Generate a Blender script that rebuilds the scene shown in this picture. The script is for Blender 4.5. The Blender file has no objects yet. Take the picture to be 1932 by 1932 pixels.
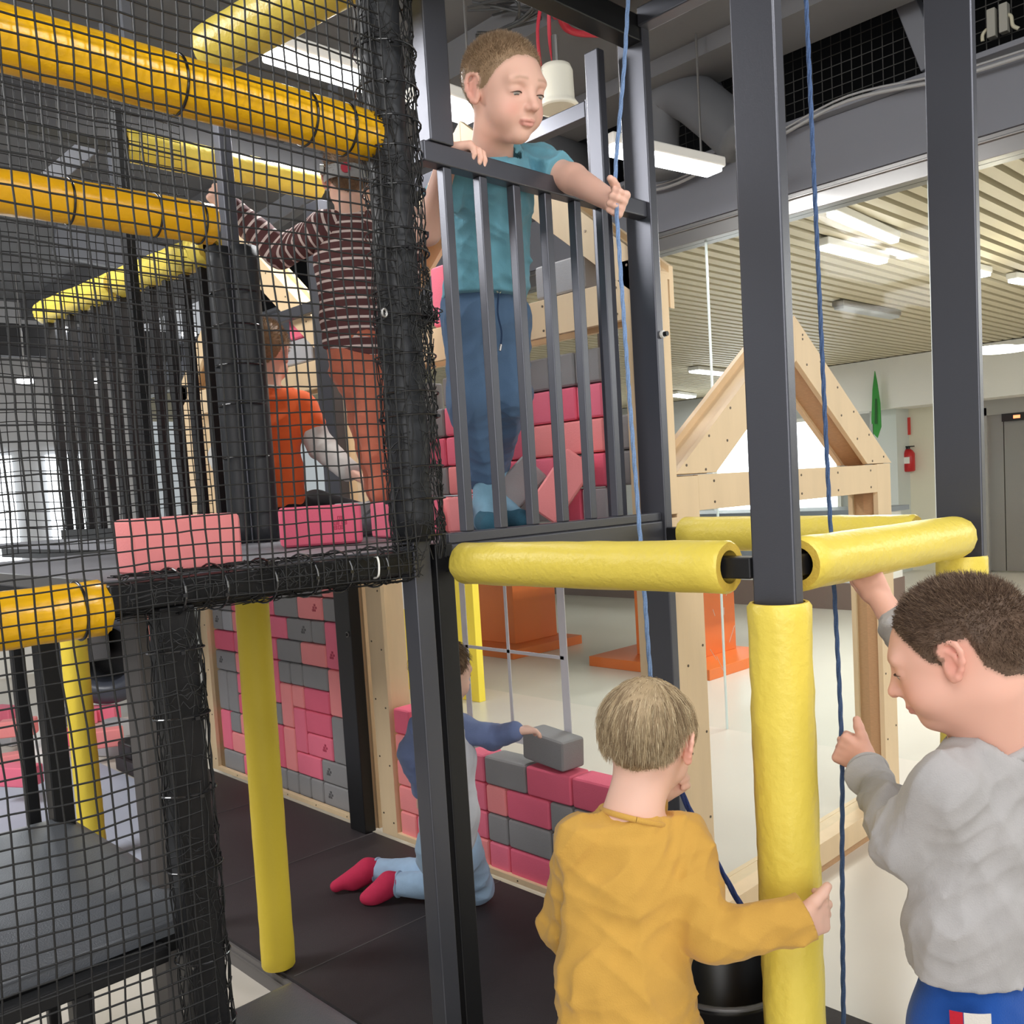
import bpy, bmesh, math, random
import numpy as np
from mathutils import Vector, Matrix, noise as mnoise

random.seed(7); rng = np.random.default_rng(7)
scene = bpy.context.scene
COL = scene.collection

# ------------------------------------------------------------------ camera
YAW, PITCH, ROLL = .80685, -.0751883, -.0607061
FPX, PX0, PY0 = 1742.703, 966.0, 1055.0
CAM = np.array([0., 0., 1.471])

def cam_axes():
    f = np.array([math.cos(YAW)*math.cos(PITCH), math.sin(YAW)*math.cos(PITCH), math.sin(PITCH)])
    r = np.array([math.sin(YAW), -math.cos(YAW), 0.])
    u = np.cross(r, f)
    c, s = math.cos(ROLL), math.sin(ROLL)
    return c*r+s*u, -s*r+c*u, f
RGT, UPV, FWD = cam_axes()
cd = bpy.data.cameras.new('camera'); cam = bpy.data.objects.new('camera', cd); COL.objects.link(cam)
cam.matrix_world = Matrix(((RGT[0], UPV[0], -FWD[0], CAM[0]), (RGT[1], UPV[1], -FWD[1], CAM[1]),
                           (RGT[2], UPV[2], -FWD[2], CAM[2]), (0, 0, 0, 1)))
cd.sensor_width = 36; cd.lens = FPX/1932*36; cd.shift_y = (PY0-966)/1932; cd.clip_start = .05; cd.clip_end = 200
scene.camera = cam

def ray(x, y): return RGT*((x-PX0)/FPX) - UPV*((y-PY0)/FPX) + FWD
def at(x, y, ax, v):                  # the point of the photograph's pixel on the world plane axis = v
    r = ray(x, y); return CAM + r*((v-CAM[ax])/r[ax])
def pd(x, y, d): return CAM + ray(x, y)*d      # ... at a given distance along the view axis

# ------------------------------------------------------------------ world, light, exposure
w = bpy.data.worlds.new('world'); scene.world = w; w.use_nodes = True
bg = w.node_tree.nodes['Background']; bg.inputs[0].default_value = (.93, .96, 1, 1); bg.inputs[1].default_value = .42
vs = scene.view_settings
vs.view_transform = 'Standard'; vs.look = 'None'; vs.gamma = 1; vs.use_curve_mapping = False; vs.exposure = .25

def area(name, loc, target, sx, sy, power, color=(1, 1, 1)):
    l = bpy.data.lights.new(name, 'AREA'); l.shape = 'RECTANGLE'; l.size = sx; l.size_y = sy; l.energy = power; l.color = color
    o = bpy.data.objects.new(name, l); COL.objects.link(o); o.location = loc
    o.rotation_euler = (Vector(target)-Vector(loc)).to_track_quat('-Z', 'Y').to_euler()
    return o
# an added fill, then luminaires of the hall behind and beside the camera, all out of the picture
area('hall_fill', (-2.4, -2.6, 2.1), (1.5, 2.4, .9), 3.6, 2.6, 100, (1, .985, .96))  # soft fill added behind the camera to brighten the space below the deck
area('hall_ceiling_light', (-.6, -.4, 3.4), (1.4, 1.4, .6), 1.8, 1.6, 38)
area('hall_ceiling_light', (1.9, -1.0, 3.4), (1.9, 1.2, .6), 1.6, 1.2, 40)
area('hall_ceiling_light', (-.8, 4.2, 3.5), (.9, 3.8, 0), 1.4, 1.4, 110)
area('corridor_light', (7.0, -1.6, 2.85), (7.0, -1.0, 0), 3, 2, 150, (1, .985, .96))
area('corridor_light', (11., -2.4, 2.85), (11., -1.4, 0), 4, 2.5, 190, (1, .985, .96))

# ------------------------------------------------------------------ materials
def lin(c): c /= 255; return c/12.92 if c <= .04045 else ((c+.055)/1.055)**2.4
def rgb(r, g, b): return (lin(r), lin(g), lin(b), 1)
MATS = {}
def mat(name, col, rough=.5, metal=0, bump=0, bscale=60, var=0, vscale=8, spec=.5, stretch=None, coat=0, sheen=0):
    if name in MATS: return MATS[name]
    m = bpy.data.materials.new(name); m.use_nodes = True; nt = m.node_tree; b = nt.nodes['Principled BSDF']
    b.inputs['Base Color'].default_value = rgb(*col); b.inputs['Roughness'].default_value = rough
    b.inputs['Metallic'].default_value = metal; b.inputs['Specular IOR Level'].default_value = spec
    if coat: b.inputs['Coat Weight'].default_value = coat; b.inputs['Coat Roughness'].default_value = .15
    if sheen: b.inputs['Sheen Weight'].default_value = sheen
    if bump or var:
        tc = nt.nodes.new('ShaderNodeTexCoord'); src = tc.outputs['Object']
        if stretch:
            mp = nt.nodes.new('ShaderNodeMapping'); mp.inputs['Scale'].default_value = stretch
            nt.links.new(src, mp.inputs[0]); src = mp.outputs[0]
    if var:
        n = nt.nodes.new('ShaderNodeTexNoise'); n.inputs['Scale'].default_value = vscale; n.inputs['Detail'].default_value = 5
        nt.links.new(src, n.inputs['Vector'])
        mx = nt.nodes.new('ShaderNodeMix'); mx.data_type = 'RGBA'; c = rgb(*col)
        mx.inputs[6].default_value = tuple(x*(1-var) for x in c[:3])+(1,); mx.inputs[7].default_value = tuple(min(1, x*(1+var)) for x in c[:3])+(1,)
        nt.links.new(n.outputs['Fac'], mx.inputs[0]); nt.links.new(mx.outputs[2], b.inputs['Base Color'])
    if bump:
        n = nt.nodes.new('ShaderNodeTexNoise'); n.inputs['Scale'].default_value = bscale; n.inputs['Detail'].default_value = 4
        nt.links.new(src, n.inputs['Vector'])
        bp = nt.nodes.new('ShaderNodeBump'); bp.inputs['Strength'].default_value = bump; bp.inputs['Distance'].default_value = .004
        nt.links.new(n.outputs['Fac'], bp.inputs['Height']); nt.links.new(bp.outputs[0], b.inputs['Normal'])
    MATS[name] = m; return m
def emit(name, col, s):
    if name in MATS: return MATS[name]
    m = bpy.data.materials.new(name); m.use_nodes = True; b = m.node_tree.nodes['Principled BSDF']
    b.inputs['Base Color'].default_value = (*col, 1); b.inputs['Emission Color'].default_value = (*col, 1); b.inputs['Emission Strength'].default_value = s
    MATS[name] = m; return m
def attr_mat(name, rough=.5, attr='Col', spec=.5, bump=0, bscale=300, sss=0, sheen=0):
    if name in MATS: return MATS[name]
    m = bpy.data.materials.new(name); m.use_nodes = True; nt = m.node_tree; b = nt.nodes['Principled BSDF']
    a = nt.nodes.new('ShaderNodeAttribute'); a.attribute_name = attr
    nt.links.new(a.outputs['Color'], b.inputs['Base Color']); b.inputs['Roughness'].default_value = rough; b.inputs['Specular IOR Level'].default_value = spec
    if sss:
        b.inputs['Subsurface Weight'].default_value = sss; b.inputs['Subsurface Radius'].default_value = (1, .35, .2); b.inputs['Subsurface Scale'].default_value = .006
    if sheen: b.inputs['Sheen Weight'].default_value = sheen
    if bump:
        tc = nt.nodes.new('ShaderNodeTexCoord'); n = nt.nodes.new('ShaderNodeTexNoise'); n.inputs['Scale'].default_value = bscale
        nt.links.new(tc.outputs['Object'], n.inputs['Vector']); bp = nt.nodes.new('ShaderNodeBump'); bp.inputs['Strength'].default_value = bump; bp.inputs['Distance'].default_value = .002
        nt.links.new(n.outputs['Fac'], bp.inputs['Height']); nt.links.new(bp.outputs[0], b.inputs['Normal'])
    MATS[name] = m; return m

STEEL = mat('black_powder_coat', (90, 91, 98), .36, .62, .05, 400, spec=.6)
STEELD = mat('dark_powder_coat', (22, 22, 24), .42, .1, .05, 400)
YEL = mat('yellow_vinyl', (236, 212, 88), .42, 0, .55, 70, .06, 12, stretch=(1, 1, 1))
YELO = mat('golden_yellow_vinyl', (246, 186, 20), .3, 0, .5, 55, .05, 10, coat=.25)
FOAMIN = mat('yellow_foam_core', (214, 180, 70), .8, 0, .4, 200)
PINK = mat('pink_foam', (240, 118, 142), .75, 0, .2, 260, .07, 9)
ROSE = mat('rose_foam', (234, 104, 130), .75, 0, .2, 260, .07, 9)
CORAL = mat('coral_foam', (244, 146, 146), .75, 0, .2, 260, .07, 9)
GREY = mat('grey_foam', (142, 140, 140), .8, 0, .2, 260, .08, 9)
GREYL = mat('light_grey_foam', (172, 171, 174), .8, 0, .2, 260, .08, 9)
LOGO = mat('pressed_logo_grey', (74, 72, 74), .8)
LOGOP = mat('pressed_logo_pink', (168, 30, 66), .8)
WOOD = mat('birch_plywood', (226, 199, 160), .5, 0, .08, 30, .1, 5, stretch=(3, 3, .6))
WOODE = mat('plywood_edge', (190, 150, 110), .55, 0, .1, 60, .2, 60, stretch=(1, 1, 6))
SCREW = mat('screw_head', (96, 84, 72), .4, .6)
RUBBER = mat('black_rubber_mat', (54, 49, 51), .5, 0, .5, 500, .15, 30, spec=.35)
VINYL = mat('black_vinyl', (92, 95, 100), .30, 0, .35, 330, .1, 10, spec=.8)
NETM = mat('black_net_cord', (17, 17, 18), .55)
DECKM = mat('grey_deck_mat', (120, 120, 126), .45, 0, .3, 300, .08, 12)
FLOORM = mat('beige_linoleum', (214, 206, 194), .28, 0, .02, 20, .05, 2.2, spec=.5)
SHEENF = mat('grey_blue_floor_sheen', (176, 182, 198), .5, 0, .1, 200, .05, 6)
CONC = mat('grey_painted_concrete', (98, 98, 100), .75, 0, .2, 30, .06, 3)
DARKC = mat('dark_ceiling_void', (20, 20, 22), .9)
BEAMG = mat('grey_painted_steel', (104, 106, 112), .5, 0, .05, 40, .04, 4)
ALU = mat('brushed_aluminium', (158, 156, 154), .28, .85)
WHITE = mat('white_paint', (236, 234, 228), .6)
CREAM = mat('cream_wall_paint', (228, 222, 202), .6, 0, .02, 30, .02, 2)
ROPEB = mat('blue_rope', (134, 164, 208), .7, 0, .8, 700, .3, 300)
ROPED = mat('navy_rope', (44, 66, 130), .7, 0, .8, 700, .4, 300)
TIE = mat('black_cable_tie', (26, 26, 28), .25, spec=.7)
ORANGE = mat('orange_laminate', (222, 112, 48), .45, 0, .05, 40, .05, 3)
BLK = mat('black_plastic', (16, 16, 17), .4)
SKIN = attr_mat('skin', .52, sss=.12, spec=.35)

# ------------------------------------------------------------------ mesh helpers
class MB:
    def __init__(s): s.v = []; s.f = []; s.m = []
    def add(s, vs, fs, mi=0):
        n = len(s.v); s.v += [tuple(map(float, p)) for p in vs]; s.f += [tuple(i+n for i in f) for f in fs]; s.m += [mi]*len(fs); return s
    def box(s, a, b, mi=0):
        x0, y0, z0 = (min(p, q) for p, q in zip(a, b)); x1, y1, z1 = (max(p, q) for p, q in zip(a, b))
        return s.hexa([(x0, y0, z0), (x1, y0, z0), (x1, y1, z0), (x0, y1, z0), (x0, y0, z1), (x1, y0, z1), (x1, y1, z1), (x0, y1, z1)], mi)
    def hexa(s, p, mi=0):
        return s.add(p, [(0, 3, 2, 1), (4, 5, 6, 7), (0, 1, 5, 4), (1, 2, 6, 5), (2, 3, 7, 6), (3, 0, 4, 7)], mi)
    def beam(s, a, b, w, h, up=(0, 0, 1), mi=0):
        a = Vector(a); b = Vector(b); d = (b-a).normalized(); u = Vector(up); sd = d.cross(u).normalized(); u = sd.cross(d).normalized()
        p = []
        for c in (a, b):
            p += [c-sd*w/2-u*h/2, c+sd*w/2-u*h/2, c+sd*w/2+u*h/2, c-sd*w/2+u*h/2]
        return s.add(p, [(0, 1, 2, 3), (7, 6, 5, 4), (0, 4, 5, 1), (1, 5, 6, 2), (2, 6, 7, 3), (3, 7, 4, 0)], mi)
    def tube(s, pts, r, n=10, cap=True, mi=0):
        P = [Vector(p) for p in pts]; R = r if isinstance(r, (list, tuple)) else [r]*len(P)
        t = (P[1]-P[0]).normalized(); u = t.orthogonal().normalized(); vs = []; N = len(P)
        for i, p in enumerate(P):
            t = (P[min(i+1, N-1)]-P[max(i-1, 0)]).normalized(); u = (u-t*u.dot(t)).normalized(); v = t.cross(u)
            for k in range(n):
                a = 2*math.pi*k/n; vs.append(p+(u*math.cos(a)+v*math.sin(a))*R[i])
        fs = [(i*n+k, i*n+(k+1) % n, (i+1)*n+(k+1) % n, (i+1)*n+k) for i in range(N-1) for k in range(n)]
        if cap: fs += [tuple(range(n-1, -1, -1)), tuple((N-1)*n+k for k in range(n))]
        return s.add(vs, fs, mi)
    def build(s, name, m, parent=None, bevel=0, smooth=False, seg=2):
        me = bpy.data.meshes.new(name); me.from_pydata(s.v, [], s.f)
        for q in (m if isinstance(m, (list, tuple)) else [m]): me.materials.append(q)
        if isinstance(m, (list, tuple)): me.polygons.foreach_set('material_index', s.m)
        if smooth: me.polygons.foreach_set('use_smooth', [True]*len(me.polygons))
        me.update(); o = bpy.data.objects.new(name, me); COL.objects.link(o)
        if parent:
            o.parent = parent
            if parent.location.length or parent.rotation_euler[2]: o.matrix_parent_inverse = parent.matrix_basis.inverted()
        if bevel:
            b = o.modifiers.new('bevel', 'BEVEL'); b.width = bevel; b.segments = seg; b.limit_method = 'ANGLE'; b.angle_limit = .6
            me.polygons.foreach_set('use_smooth', [True]*len(me.polygons))
            if hasattr(b, 'harden_normals'): b.harden_normals = True
        return o
def tag(o, label, cat, group=None, kind=None):
    o['label'] = label; o['category'] = cat
    if group: o['group'] = group
    if kind: o['kind'] = kind
    return o
def thing(name, loc, label, cat, group=None, rz=0):
    o = bpy.data.objects.new(name, None); o.empty_display_size = .05; COL.objects.link(o); o.location = tuple(map(float, loc)); o.rotation_euler = (0, 0, rz)
    return tag(o, label, cat, group)
def struct(o): o['kind'] = 'structure'; return o
def foam_tube(a, b, ro, ri, mb=None, n=28, rings=14, wob=.0012, gap=.35):
    # slit foam pipe lagging: outer skin, bore, end rings
    mb = mb or MB(); a = Vector(a); b = Vector(b); t = (b-a).normalized(); u = t.orthogonal().normalized(); v = t.cross(u); L = (b-a).length
    def ring(c, r, w=0): return [c+(u*math.cos(2*math.pi*k/n)+v*math.sin(2*math.pi*k/n))*(r+(random.uniform(-w, w))) for k in range(n)]
    rs = []
    for i in range(rings+1):
        q = i/rings; rr = ro
        if i in (0, rings): rr = ro-.004
        rs.append(ring(a+t*L*(q if 0 < i < rings else (0 if i == 0 else 1)), rr, wob))
        if i == 0: rs.append(ring(a+t*.006, ro, wob))
        if i == rings-1: rs.append(ring(b-t*.006, ro, wob))
    vs = [p for r in rs for p in r]; m = len(rs)
    fs = [(i*n+k, i*n+(k+1) % n, (i+1)*n+(k+1) % n, (i+1)*n+k) for i in range(m-1) for k in range(n)]
    mb.add(vs, fs, 0)
    i0 = ring(a, ri); i1 = ring(b, ri)
    mb.add(rs[0]+i0, [(k, n+k, n+(k+1) % n, (k+1) % n) for k in range(n)], 1)
    mb.add(rs[-1]+i1, [(k, (k+1) % n, n+(k+1) % n, n+k) for k in range(n)], 1)
    mb.add(i0+i1, [(k, n+k, n+(k+1) % n, (k+1) % n) for k in range(n)], 1)
    return mb
XA, XD, YB, YA = 1.349, 2.164, .783, 1.632
ZD, ZM = 1.354, .0815
# ================================================================== THE SETTING
struct(MB().box((-6, -7, -.12), (24, 18, 0)).build('floor', FLOORM))
struct(MB().box((-6, -7, 3.78), (4.36, 12, 4.0)).build('ceiling', CONC))
o = MB()
o.box((4.46, -7, 2.893), (4.8, 14, 3.2)); o.box((4.40, -7, 3.2), (4.85, 14, 3.225))
struct(o.build('trim_1', mat('grey_header_paint', (112, 114, 121), .6, 0, .05, 30, .04, 1.5), bevel=.004))
struct(MB().box((4.47, -7, 2.79), (4.60, 14, 2.893)).box((4.455, -7, 2.86), (4.47, 14, 2.87)).build('trim_2', ALU, bevel=.003))
# glass: clear panes with a faint reflection
gm = bpy.data.materials.new('clear_glass'); gm.use_nodes = True; nt = gm.node_tree; nt.nodes.clear()
out = nt.nodes.new('ShaderNodeOutputMaterial'); mx = nt.nodes.new('ShaderNodeMixShader'); tr = nt.nodes.new('ShaderNodeBsdfTransparent'); gl = nt.nodes.new('ShaderNodeBsdfGlossy'); fr = nt.nodes.new('ShaderNodeValue')
tr.inputs[0].default_value = (.95, .97, .965, 1); gl.inputs['Roughness'].default_value = .03; fr.outputs[0].default_value = .005
nt.links.new(fr.outputs[0], mx.inputs[0]); nt.links.new(tr.outputs[0], mx.inputs[1]); nt.links.new(gl.outputs[0], mx.inputs[2]); nt.links.new(mx.outputs[0], out.inputs[0])
GEDGE = mat('glass_edge', (216, 226, 224), .2)
yj = [14, 9.5, 6.6, at(1332, 465, 0, 4.53)[1], at(1752, 345, 0, 4.53)[1], -1.0, -4, -7]
wn = struct(MB().box((4.525, yj[0], 2.79), (4.537, yj[0]-.02, .002)).build('window_1', GEDGE))
for a, b in zip(yj, yj[1:]):
    MB().box((4.526, a-.006, .002), (4.536, b+.006, 2.79)).build('pane', gm, wn)
    MB().box((4.524, b-.004, .002), (4.538, b+.004, 2.79)).build('joint', GEDGE, wn)
# corridor ceiling of long metal slats under a dark void
o = MB(); SL = mat('cream_metal_slat', (206, 196, 168), .5, 0, 0, 1, .03, 2)
y = -8.0
while y < 15:
    o.box((4.9, y, 2.93), (21, y+.075, 2.99)); y += .118
struct(o.build('ceiling_slats', SL))
struct(MB().box((4.8, -9, 3.12), (22, 16, 3.16)).build('ceiling_void', DARKC))
o = MB()
for x in np.arange(5.3, 20, 1.1): o.box((x, -8, 2.99), (x+.03, 15, 3.03))
struct(o.build('ceiling_carrier_rails', DARKC))
# far corridor walls: cream wall with the lift, bulkhead, pale columns
wl = at(1690, 760, 0, 13.0)[1]
struct(MB().box((13, -6, 0), (13.2, wl, 2.9)).build('wall_right', CREAM))
struct(MB().box((13.0, -6, 2.25), (12.4, wl+.8, 2.92)).build('wall_bulkhead', WHITE))
struct(MB().box((14.4, wl-.2, 0), (14.6, 16, 2.92)).build('wall_far', mat('far_wall_paint', (196, 198, 196), .6)))
ya, yb = at(1640, 760, 0, 12.6)[1], at(1690, 760, 0, 12.6)[1]
struct(MB().box((12.6, yb, 0), (13.0, ya, 2.92)).build('wall_column', mat('column_paint', (206, 210, 206), .6)))
# bright daylight window at the end of the corridor
yc, ydd = at(1345, 760, 0, 14.35)[1], at(1575, 760, 0, 14.35)[1]
SKYW = emit('daylight_pane', (.93, .97, 1), 3.2)
o = struct(MB().box((14.33, ydd-.06, .5), (14.4, yc+.06, .56)).box((14.33, ydd-.06, 2.3), (14.4, yc+.06, 2.36)).box((14.33, yc, .5), (14.4, yc+.06, 2.36)).box((14.33, ydd-.06, .5), (14.4, ydd, 2.36)).build('window_2', WHITE))
MB().box((14.36, ydd, .56), (14.38, yc, 2.3)).build('pane', SKYW, o)
for k in (1, 2): yy = ydd+(yc-ydd)*k/3; MB().box((14.34, yy-.02, .56), (14.36, yy+.02, 2.3)).build('mullion', WHITE, o)
struct(MB().box((14.33, ydd-.1, .0), (14.4, yc+2, .12)).build('baseboard_far', mat('brown_base', (128, 104, 92), .5)))
# lift door in the cream wall
ly0, ly1 = at(1932+40, 900, 0, 12.98)[1], at(1868, 900, 0, 12.98)[1]
lz1 = at(1890, 782, 0, 12.98)[2]; lyc = at(1897, 900, 0, 12.98)[1]
STEELB = mat('brushed_lift_steel', (150, 146, 142), .4, .7, .05, 200)
d = struct(MB().box((12.9, ly1, 0), (12.99, ly1+.14, lz1+.1)).box((12.9, ly0, lz1), (12.99, ly1+.14, lz1+.22)).build('door_1', mat('lift_frame', (168, 164, 158), .4, .5)))
MB().box((12.95, lyc+.006, .02), (12.985, ly1, lz1)).build('door_leaf', STEELB, d)
MB().box((12.95, ly0, .02), (12.985, lyc-.006, lz1)).build('door_leaf', STEELB, d)
p = at(1917, 786, 0, 12.89); MB().box((12.885, p[1]-.17, p[2]-.05), (12.9, p[1]+.17, p[2]+.05)).build('floor_indicator', BLK, d)
MB().box((12.88, p[1]-.05, p[2]-.02), (12.886, p[1]+.03, p[2]+.02)).build('indicator_digit', emit('red_digit', (1, .25, .1), 2), d)
# hall at the far left: pale back wall, seen between the balusters and the net
struct(MB().box((-5, 10.8, 0), (4.4, 11, 3.8)).build('wall_back', mat('hall_back_wall', (188, 188, 190), .7, 0, .05, 20, .06, 1.5)))
o = MB()
for x in (.3, 1.05, 1.8, 2.6, 3.4): o.box((x, 10.74, .55), (x+.45, 10.8, 2.15))
struct(o.build('window_3', emit('pale_shop_window', (.9, .96, 1), 2.6)))
# ---------------------------------------------------------------- things of the corridor
def lamp(a, b, wdt, s, label, group=None, on=True, mname='led_diffuser', power=30, hang=0):
    a = Vector(a); b = Vector(b); t = thing('linear_lamp', (a+b)/2, label, 'lamp', group)
    MB().beam(a, b, wdt, .05).build('lamp_housing', WHITE if on else ALU, t, bevel=.01)
    e = (b-a).normalized()*.02
    MB().beam(a+e-Vector((0, 0, .034)), b-e-Vector((0, 0, .034)), wdt*.86, .03).build('diffuser', emit(mname, (.97, .98, 1), s) if on else mat('dead_diffuser', (186, 190, 194), .4), t, bevel=.008)
    if hang:
        for q in (.15, .85): c_ = a+(b-a)*q; MB().tube([c_+Vector((0, 0, .02)), Vector((c_[0], c_[1], hang))], .006, 6).build('suspension_rod', ALU, t)
    if on:
        l = area('lamp_light', (a+b)/2-Vector((0, 0, .056)), (a+b)/2-Vector((0, 0, 1)), 1, 1, power); l.data.size = (b-a).length*.95; l.data.size_y = wdt*.8; l.rotation_euler = (0, 0, math.atan2(b[1]-a[1], b[0]-a[0]))
    return t
ZL = 2.9
lamp(at(1565, 390, 2, ZL), at(1690, 445, 2, ZL), .065, 7, 'longest lit lamp on the slatted corridor ceiling, nearest the header beam')
lamp(at(1552, 455, 2, ZL), at(1668, 485, 2, ZL), .085, 7, 'lit lamp below the longest one on the slatted ceiling')
lamp(at(1765, 487, 2, ZL), at(1862, 511, 2, ZL), .09, 7, 'lit lamp cut by the rightmost black post')
lamp(at(1908, 520, 2, ZL), at(1985, 533, 2, ZL), .09, 7, 'lit lamp at the right edge of the slatted ceiling')
lamp(at(1307, 695, 2, ZL), at(1374, 702, 2, ZL), .17, 7, 'lit lamp seen left of the gable of the wooden house frame')
lamp(at(1268, 741, 2, ZL), at(1305, 746, 2, ZL), .2, 7, 'small distant lit lamp beside the left rafter of the wooden house frame')
lamp(at(1580, 572, 2, ZL), at(1690, 592, 2, ZL), .11, 9, 'unlit grey lamp on the slatted ceiling above the wooden gable', on=False)
t = thing('smoke_detector', at(1688, 487, 2, 2.92), 'small white flat plate on the slats at the end of a lit lamp', 'plate')
MB().box(tuple(at(1684, 486, 2, 2.92)+np.array([0, -.05, -.01])), tuple(at(1704, 488, 2, 2.92)+np.array([0, .01, 0]))).build('cover', WHITE, t, bevel=.006)
for px, lab in ((1865, 'left round downlight in the bulkhead over the lift'), (1899, 'right round downlight in the bulkhead over the lift')):
    p = at(px, 657, 2, 2.24); o = MB().tube([p, p-np.array([0, 0, .02])], .16, 24).build('downlight', emit('warm_downlight', (1, .97, .88), 5)); tag(o, lab, 'lamp')
# fire extinguisher with its sign
RED = mat('extinguisher_red', (190, 30, 34), .3)
c = at(1714, 868, 0, 12.9); hh = (c[2]-at(1714, 890, 0, 12.9)[2])
t = thing('fire_extinguisher', c, 'red fire extinguisher hung on the cream wall', 'extinguisher')
MB().tube([c+np.array([0, 0, z]) for z in (-hh, -hh*.92, hh*.55, hh*.8, hh*.95)], [.06, .085, .085, .06, .03], 16).build('cylinder', RED, t, smooth=True)
MB().tube([c+np.array([0, 0, hh*.95]), c+np.array([0, 0, hh*1.15])], .025, 10).box(tuple(c+np.array([-.03, -.09, hh*1.1])), tuple(c+np.array([.0, .07, hh*1.2]))).build('valve', BLK, t)
MB().tube([c+np.array([-.04, .05, hh*1.1]), c+np.array([-.08, .13, hh*.6]), c+np.array([-.06, .12, -hh*.5])], .012, 8).build('hose', BLK, t, smooth=True)
MB().box(tuple(c+np.array([-.09, -.05, -hh*.3])), tuple(c+np.array([-.08, .05, hh*.25]))).build('sticker', WHITE, t)
c = at(1705, 805, 0, 12.97); s1 = .12
t = thing('fire_sign', c, 'small red and white fire extinguisher sign above the extinguisher', 'sign')
MB().box(tuple(c+np.array([-.01, -s1*.8, -s1])), tuple(c+np.array([0, s1*.8, s1]))).build('plate', mat('sign_red', (206, 60, 52), .5), t)
MB().box(tuple(c+np.array([-.014, -.05, -.07])), tuple(c+np.array([-.01, .0, .06]))).box(tuple(c+np.array([-.014, .02, -.0])), tuple(c+np.array([-.01, .06, .07]))).build('pictogram', WHITE, t)
# green feather flag
GRN = mat('green_flag_cloth', (56, 150, 62), .7, 0, .1, 40, .1, 4)
X = 12.3; pts = [(1650, 700), (1646, 735), (1644, 790), (1645, 815), (1655, 826), (1662, 805), (1660, 760), (1654, 720)]
P = [at(x, y, 0, X) for x, y in pts]
t = thing('feather_flag', at(1650, 830, 0, X), 'green feather flag standing before the pale column', 'flag')
MB().add(P+[p+np.array([.02, 0, 0]) for p in P], [tuple(range(8)), tuple(range(15, 7, -1))]+[(i, (i+1) % 8, 8+(i+1) % 8, 8+i) for i in range(8)]).build('cloth', GRN, t)
q = at(1653, 770, 0, X-.02); MB().add([at(1650, 800, 0, X-.01), at(1655, 800, 0, X-.01), at(1654, 752, 0, X-.01), at(1651, 752, 0, X-.01)], [(0, 1, 2, 3)]).build('dark_print', mat('dark_green_print', (30, 90, 40), .7), t)
f_ = at(1647, 850, 0, X); MB().tube([(f_[0], f_[1], 0), f_, at(1645, 800, 0, X)], .015, 8).build('pole', ALU, t)
# counters on orange pedestals
def table(x0, x1, y0, y1, lab, top_over=.25, h=1.0, bx0=.25, bx1=.55, by=.22):
    t = thing('orange_counter', ((x0+x1)/2, (y0+y1)/2, 0), lab, 'counter')
    MB().box((x0, y0, 0), (x1, y1, .08)).build('base_plate', ORANGE, t, bevel=.004)
    MB().box((x0+bx0, y0+by, .08), (x1-.1, y1-by, h-.16)).build('pedestal', ORANGE, t, bevel=.004)
    MB().box((x0-.1, y0-top_over*.2, h-.16), (x1+.3, y1+top_over, h+.04)).build('counter_top', mat('slate_grey_top', (66, 72, 80), .5), t, bevel=.006)
    MB().box((x0+.1, y0+.1, h+.04), (x1, y1-.1, h+.06)).build('tray', mat('tray_glass', (150, 156, 164), .2), t)
table(5.45, 6.35, 5.75, 7.1, 'orange counter with slate top behind the glass, left of the black corner post')
table(5.57, 6.5, 3.82, 4.98, 'orange counter with slate top seen through the wooden house frame', by=.3)
t = thing('white_counter', (9.5, 9, 0), 'long white shop counter with a brown plinth behind the orange counters', 'counter')
YC = at(1650, 1150, 0, 9.2)[1]
MB().box((9.2, YC, .28), (9.9, 12, 1.0)).build('front_panel', WHITE, t); MB().box((9.15, YC, 0), (9.95, 12, .28)).build('plinth', mat('brown_plinth', (126, 106, 98), .5), t)
MB().box((9.1, YC-.05, 1.0), (10, 12, 1.05)).build('top', mat('grey_counter_top', (120, 126, 134), .4), t)
# yellow poster stand inside the glass
a = at(905, 1328, 2, 0); X = 4.2
t = thing('yellow_panel', (X, 5, 0), 'tall yellow panel with a white sheet standing behind the black corner post', 'panel')
y0, y1 = at(905, 1328, 0, X)[1], at(753, 1290, 0, X)[1]
MB().box((X, y0, 0), (X+.06, y1, 1.42)).build('board', mat('yellow_board', (248, 222, 70), .5), t, bevel=.004)
MB().box((X-.006, y0+.36, .62), (X, y1-.1, 1.32)).build('white_sheet', WHITE, t)
# ---------------------------------------------------------------- above the header: wire mesh, struts, duct, cables
o = MB()
for y in np.arange(-3, 3.6, .052): o.box((4.58, y, 3.2), (4.583, y+.004, 4.3))
for z in np.arange(3.22, 4.3, .052): o.box((4.576, -3, z), (4.579, 3.6, z+.004))
tag(o.build('wire_mesh', mat('grey_wire', (58, 57, 54), .6)), 'grey wire mesh over the dark void above the header beam', 'mesh')
struct(MB().box((6.2, -7, 2.9+.3), (6.3, 12, 5.2)).box((4.36, -7, 4.6), (6.3, 12, 4.7)).build('wall_void', DARKC))
struct(MB().box((3.3, -7, 3.6), (4.36, 12, 3.78)).box((4.0, -7, 3.52), (4.34, 12, 3.6)).build('trim_4', CONC))
for (a, b), lab in ((((1325, 130), (1388, 262)), 'grey inclined strut beside the curved duct'), (((1700, -30), (1762, 128)), 'grey inclined strut in front of the wire mesh')):
    t = MB().beam(at(*a, 0, 4.5), at(*b, 0, 4.5), .09, .09).build('roof_strut', BEAMG, bevel=.006); tag(t, lab, 'strut')
P = [at(x, y, 0, 4.24) for x, y in ((1240, 330), (1238, 250), (1250, 195), (1290, 178), (1345, 215), (1400, 265))]
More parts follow.
